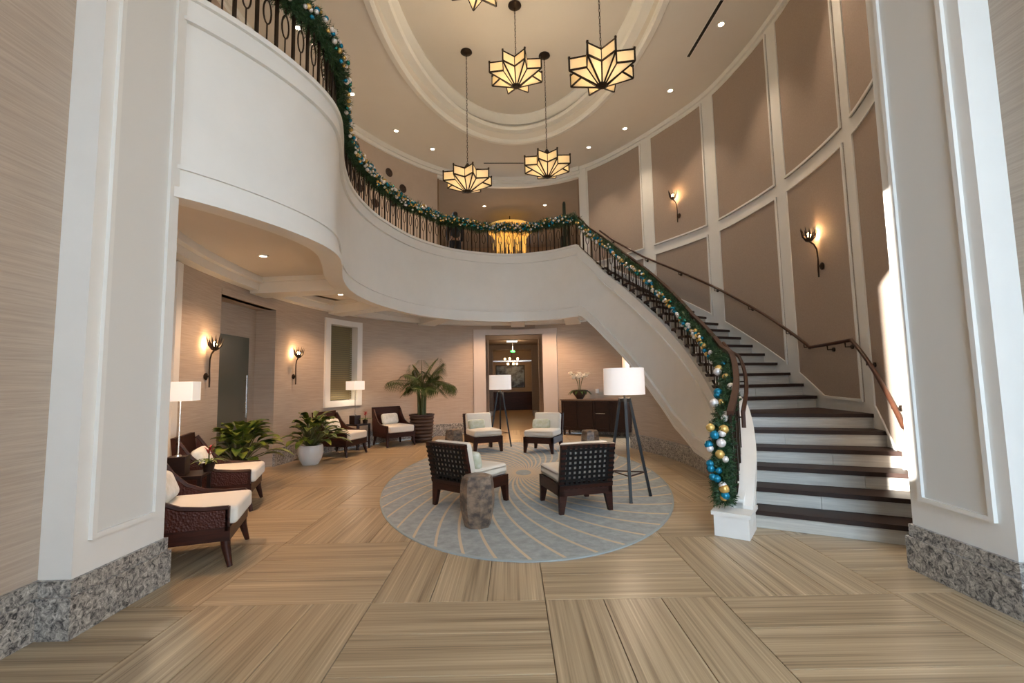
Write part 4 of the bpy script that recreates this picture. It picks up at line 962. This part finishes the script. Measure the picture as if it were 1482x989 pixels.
for k in range(5): a = k*2*math.pi/5; pet.lathe([(.001,-.004),(.028,0),(.001,.004)], 8, (.03*math.cos(a),0,.03*math.sin(a)), False, 1, 1)
pet.box((-.008,-.015,-.008),(.008,.0,.008)); petm = pet.mesh('blossom'); petm.materials.append(orchidm)
for k in range(6):
    a = k*1.05+.3; out = Vector((math.cos(a),math.sin(a),0)); pth = [Vector((0,0,.2))+out*(.03+.23*t*t)+Vector((0,0,.72*t-.22*t**3)) for t in (0,.2,.4,.6,.8,1)]; stk.tube(pth, .007, 5)
    for q in range(5):
        p = pth[5].lerp(pth[3], q/5)+Vector((rg5.uniform(-.04,.04),rg5.uniform(-.05,.02),rg5.uniform(-.03,.04))); o = link('blossom', petm, None, oc); o.location = p; o.rotation_euler = (rg5.uniform(-.6,.6),0,rg5.uniform(-.8,.8)); o.scale = (1.1,1.1,1.1)
stk.build('flower_stems', stemm, oc)
wsw = thing('wall_switch', 'small white wall switch plate above the console', 'switch', (2.37,12.93,1.2), ang); MB().box((-.04,-.012,-.06),(.04,.03,.06)).build('plate', white, wsw); MB().box((-.012,-.018,-.025),(.012,-.012,.025)).build('rocker', white, wsw)
wc = thing('cylinder_wall_light', 'small peach glowing cylinder light on the wall above the near tripod lamp', 'wall light', (3.0,12.08,1.78), ang); MB().lathe([(.001,0),(.09,0),(.09,.36),(.001,.36)], 20).build('glass_cylinder', peach, wc, 40); MB().box((-.05,.06,.1),(.05,.20,.3)).build('mount', bronze, wc)

# ================================================================== upper lobby: person and tall cactus
def skinned(name, joints, edges, m, parent, root=0, sub=2):
    me = bpy.data.meshes.new(name); me.from_pydata([j[0] for j in joints], edges, []); o = link(name, me, m, parent)
    md = o.modifiers.new('skin', 'SKIN'); md.use_smooth_shade = True
    for i, j in enumerate(joints):
        sv = me.skin_vertices[0].data[i]; r = j[1]; sv.radius = r if isinstance(r, tuple) else (r, r); sv.use_root = (i == root)
    sb = o.modifiers.new('sub', 'SUBSURF'); sb.levels = sb.render_levels = sub; return o
pe = thing('person', 'person in dark jacket and black trousers standing behind the upper railing', 'person', (-1.62,13.15,ZF2), R(15))
J = [((0,0,.96),(.13,.10)),((0,0,1.12),(.12,.09)),((0,0,1.30),(.14,.10)),((0,0,1.43),(.10,.08)),((0,.01,1.50),.052),((0,.02,1.57),(.062,.075)),((0,.02,1.66),(.075,.092)),((0,.015,1.74),(.055,.07))]
E_ = [(i,i+1) for i in range(7)]
for sx in (-1,1):
    n = len(J); J += [((sx*.17,0,1.42),.055),((sx*.22,-.02,1.14),.042),((sx*.20,.12,.93),.032),((sx*.19,.17,.88),(.04,.018))]; E_ += [(3,n),(n,n+1),(n+1,n+2),(n+2,n+3)]
    for q in range(4): m_ = len(J); J += [((sx*(.165+.018*q),.215,.85),.0095),((sx*(.165+.018*q),.245+(.006 if q in (1,2) else 0),.825),.008)]; E_ += [(n+3,m_),(m_,m_+1)]
    m_ = len(J); J += [((sx*.155,.175,.85),.010),((sx*.145,.20,.83),.009)]; E_ += [(n+3,m_),(m_,m_+1)]
    n = len(J); J += [((sx*.095,0,.90),.085),((sx*.10,.01,.50),.055),((sx*.10,-.01,.09),.038),((sx*.105,.13,.035),(.035,.03))]; E_ += [(0,n),(n,n+1),(n+1,n+2),(n+2,n+3)]
body = skinned('body', J, E_, skin, pe, 0)
JT = [((0,0,.93),(.155,.125)),((0,0,1.12),(.15,.115)),((0,0,1.30),(.165,.125)),((0,0,1.42),(.13,.10))]; ET = [(0,1),(1,2),(2,3)]
for sx in (-1,1): n = len(JT); JT += [((sx*.18,0,1.41),.072),((sx*.225,-.02,1.14),.058),((sx*.20,.115,.94),.045)]; ET += [(3,n),(n,n+1),(n+1,n+2)]
skinned('jacket', JT, ET, cloth_d, pe)
JL = [((0,0,.95),(.14,.115))]; EL = []
for sx in (-1,1): n = len(JL); JL += [((sx*.095,0,.86),.095),((sx*.10,.01,.50),.07),((sx*.10,-.01,.07),.058)]; EL += [(0,n),(n,n+1),(n+1,n+2)]
skinned('trousers', JL, EL, cloth_t, pe)
MB().lathe([(.001,1.60),(.07,1.62),(.086,1.68),(.08,1.75),(.05,1.79),(.001,1.80)], 16, (0,-.012,0), True, 1, 1.12).build('hair', hairm, pe, 60)
fc = MB()
for sx in (-1,1): fc.lathe([(.001,-.008),(.009,0),(.001,.008)], 8, (sx*.030,.098,1.665)); fc.lathe([(.001,-.028),(.012,0),(.001,.028)], 8, (sx*.080,.02,1.655))
fc.lathe([(.001,-.02),(.012,-.01),(.001,.03)], 8, (0,.115,1.635)); fc.box((-.025,.095,1.595),(.025,.104,1.603)); fc.build('face_features', skin, pe)
cac = thing('potted_cactus', 'tall dark column cactus at the right edge of the upper lobby opening', 'plant', (1.62,13.0,ZF2))
cg = mat('dark_cactus', (.022,.035,.016), .7); MB().lathe([(.001,0),(.16,0),(.20,.32),(.17,.32),(.16,.28),(.001,.28)], 18).build('pot', potb, cac, 40)
def column(x, y, z0, z1, r, nm='stem'):
    n = 14; vs, fs = [], []; zs = [z0, z0+.05, (z0+z1)/2, z1-.08, z1-.02, z1]; rs = [r*.8, r, r, r*.95, r*.6, .002]
    for z, rr in zip(zs, rs):
        for k in range(n): q = rr*(1 if k % 2 else .78); a = 2*math.pi*k/n; vs.append((x+q*math.cos(a), y+q*math.sin(a), z))
    for i in range(5):
        for k in range(n): fs.append((i*n+k, i*n+(k+1)%n, (i+1)*n+(k+1)%n, (i+1)*n+k))
    MB().add(vs, fs).build(nm, cg, cac)
column(-.02,0,.28,2.0,.05); column(.10,.02,.28,1.6,.045); column(-.10,.05,.28,1.0,.05)
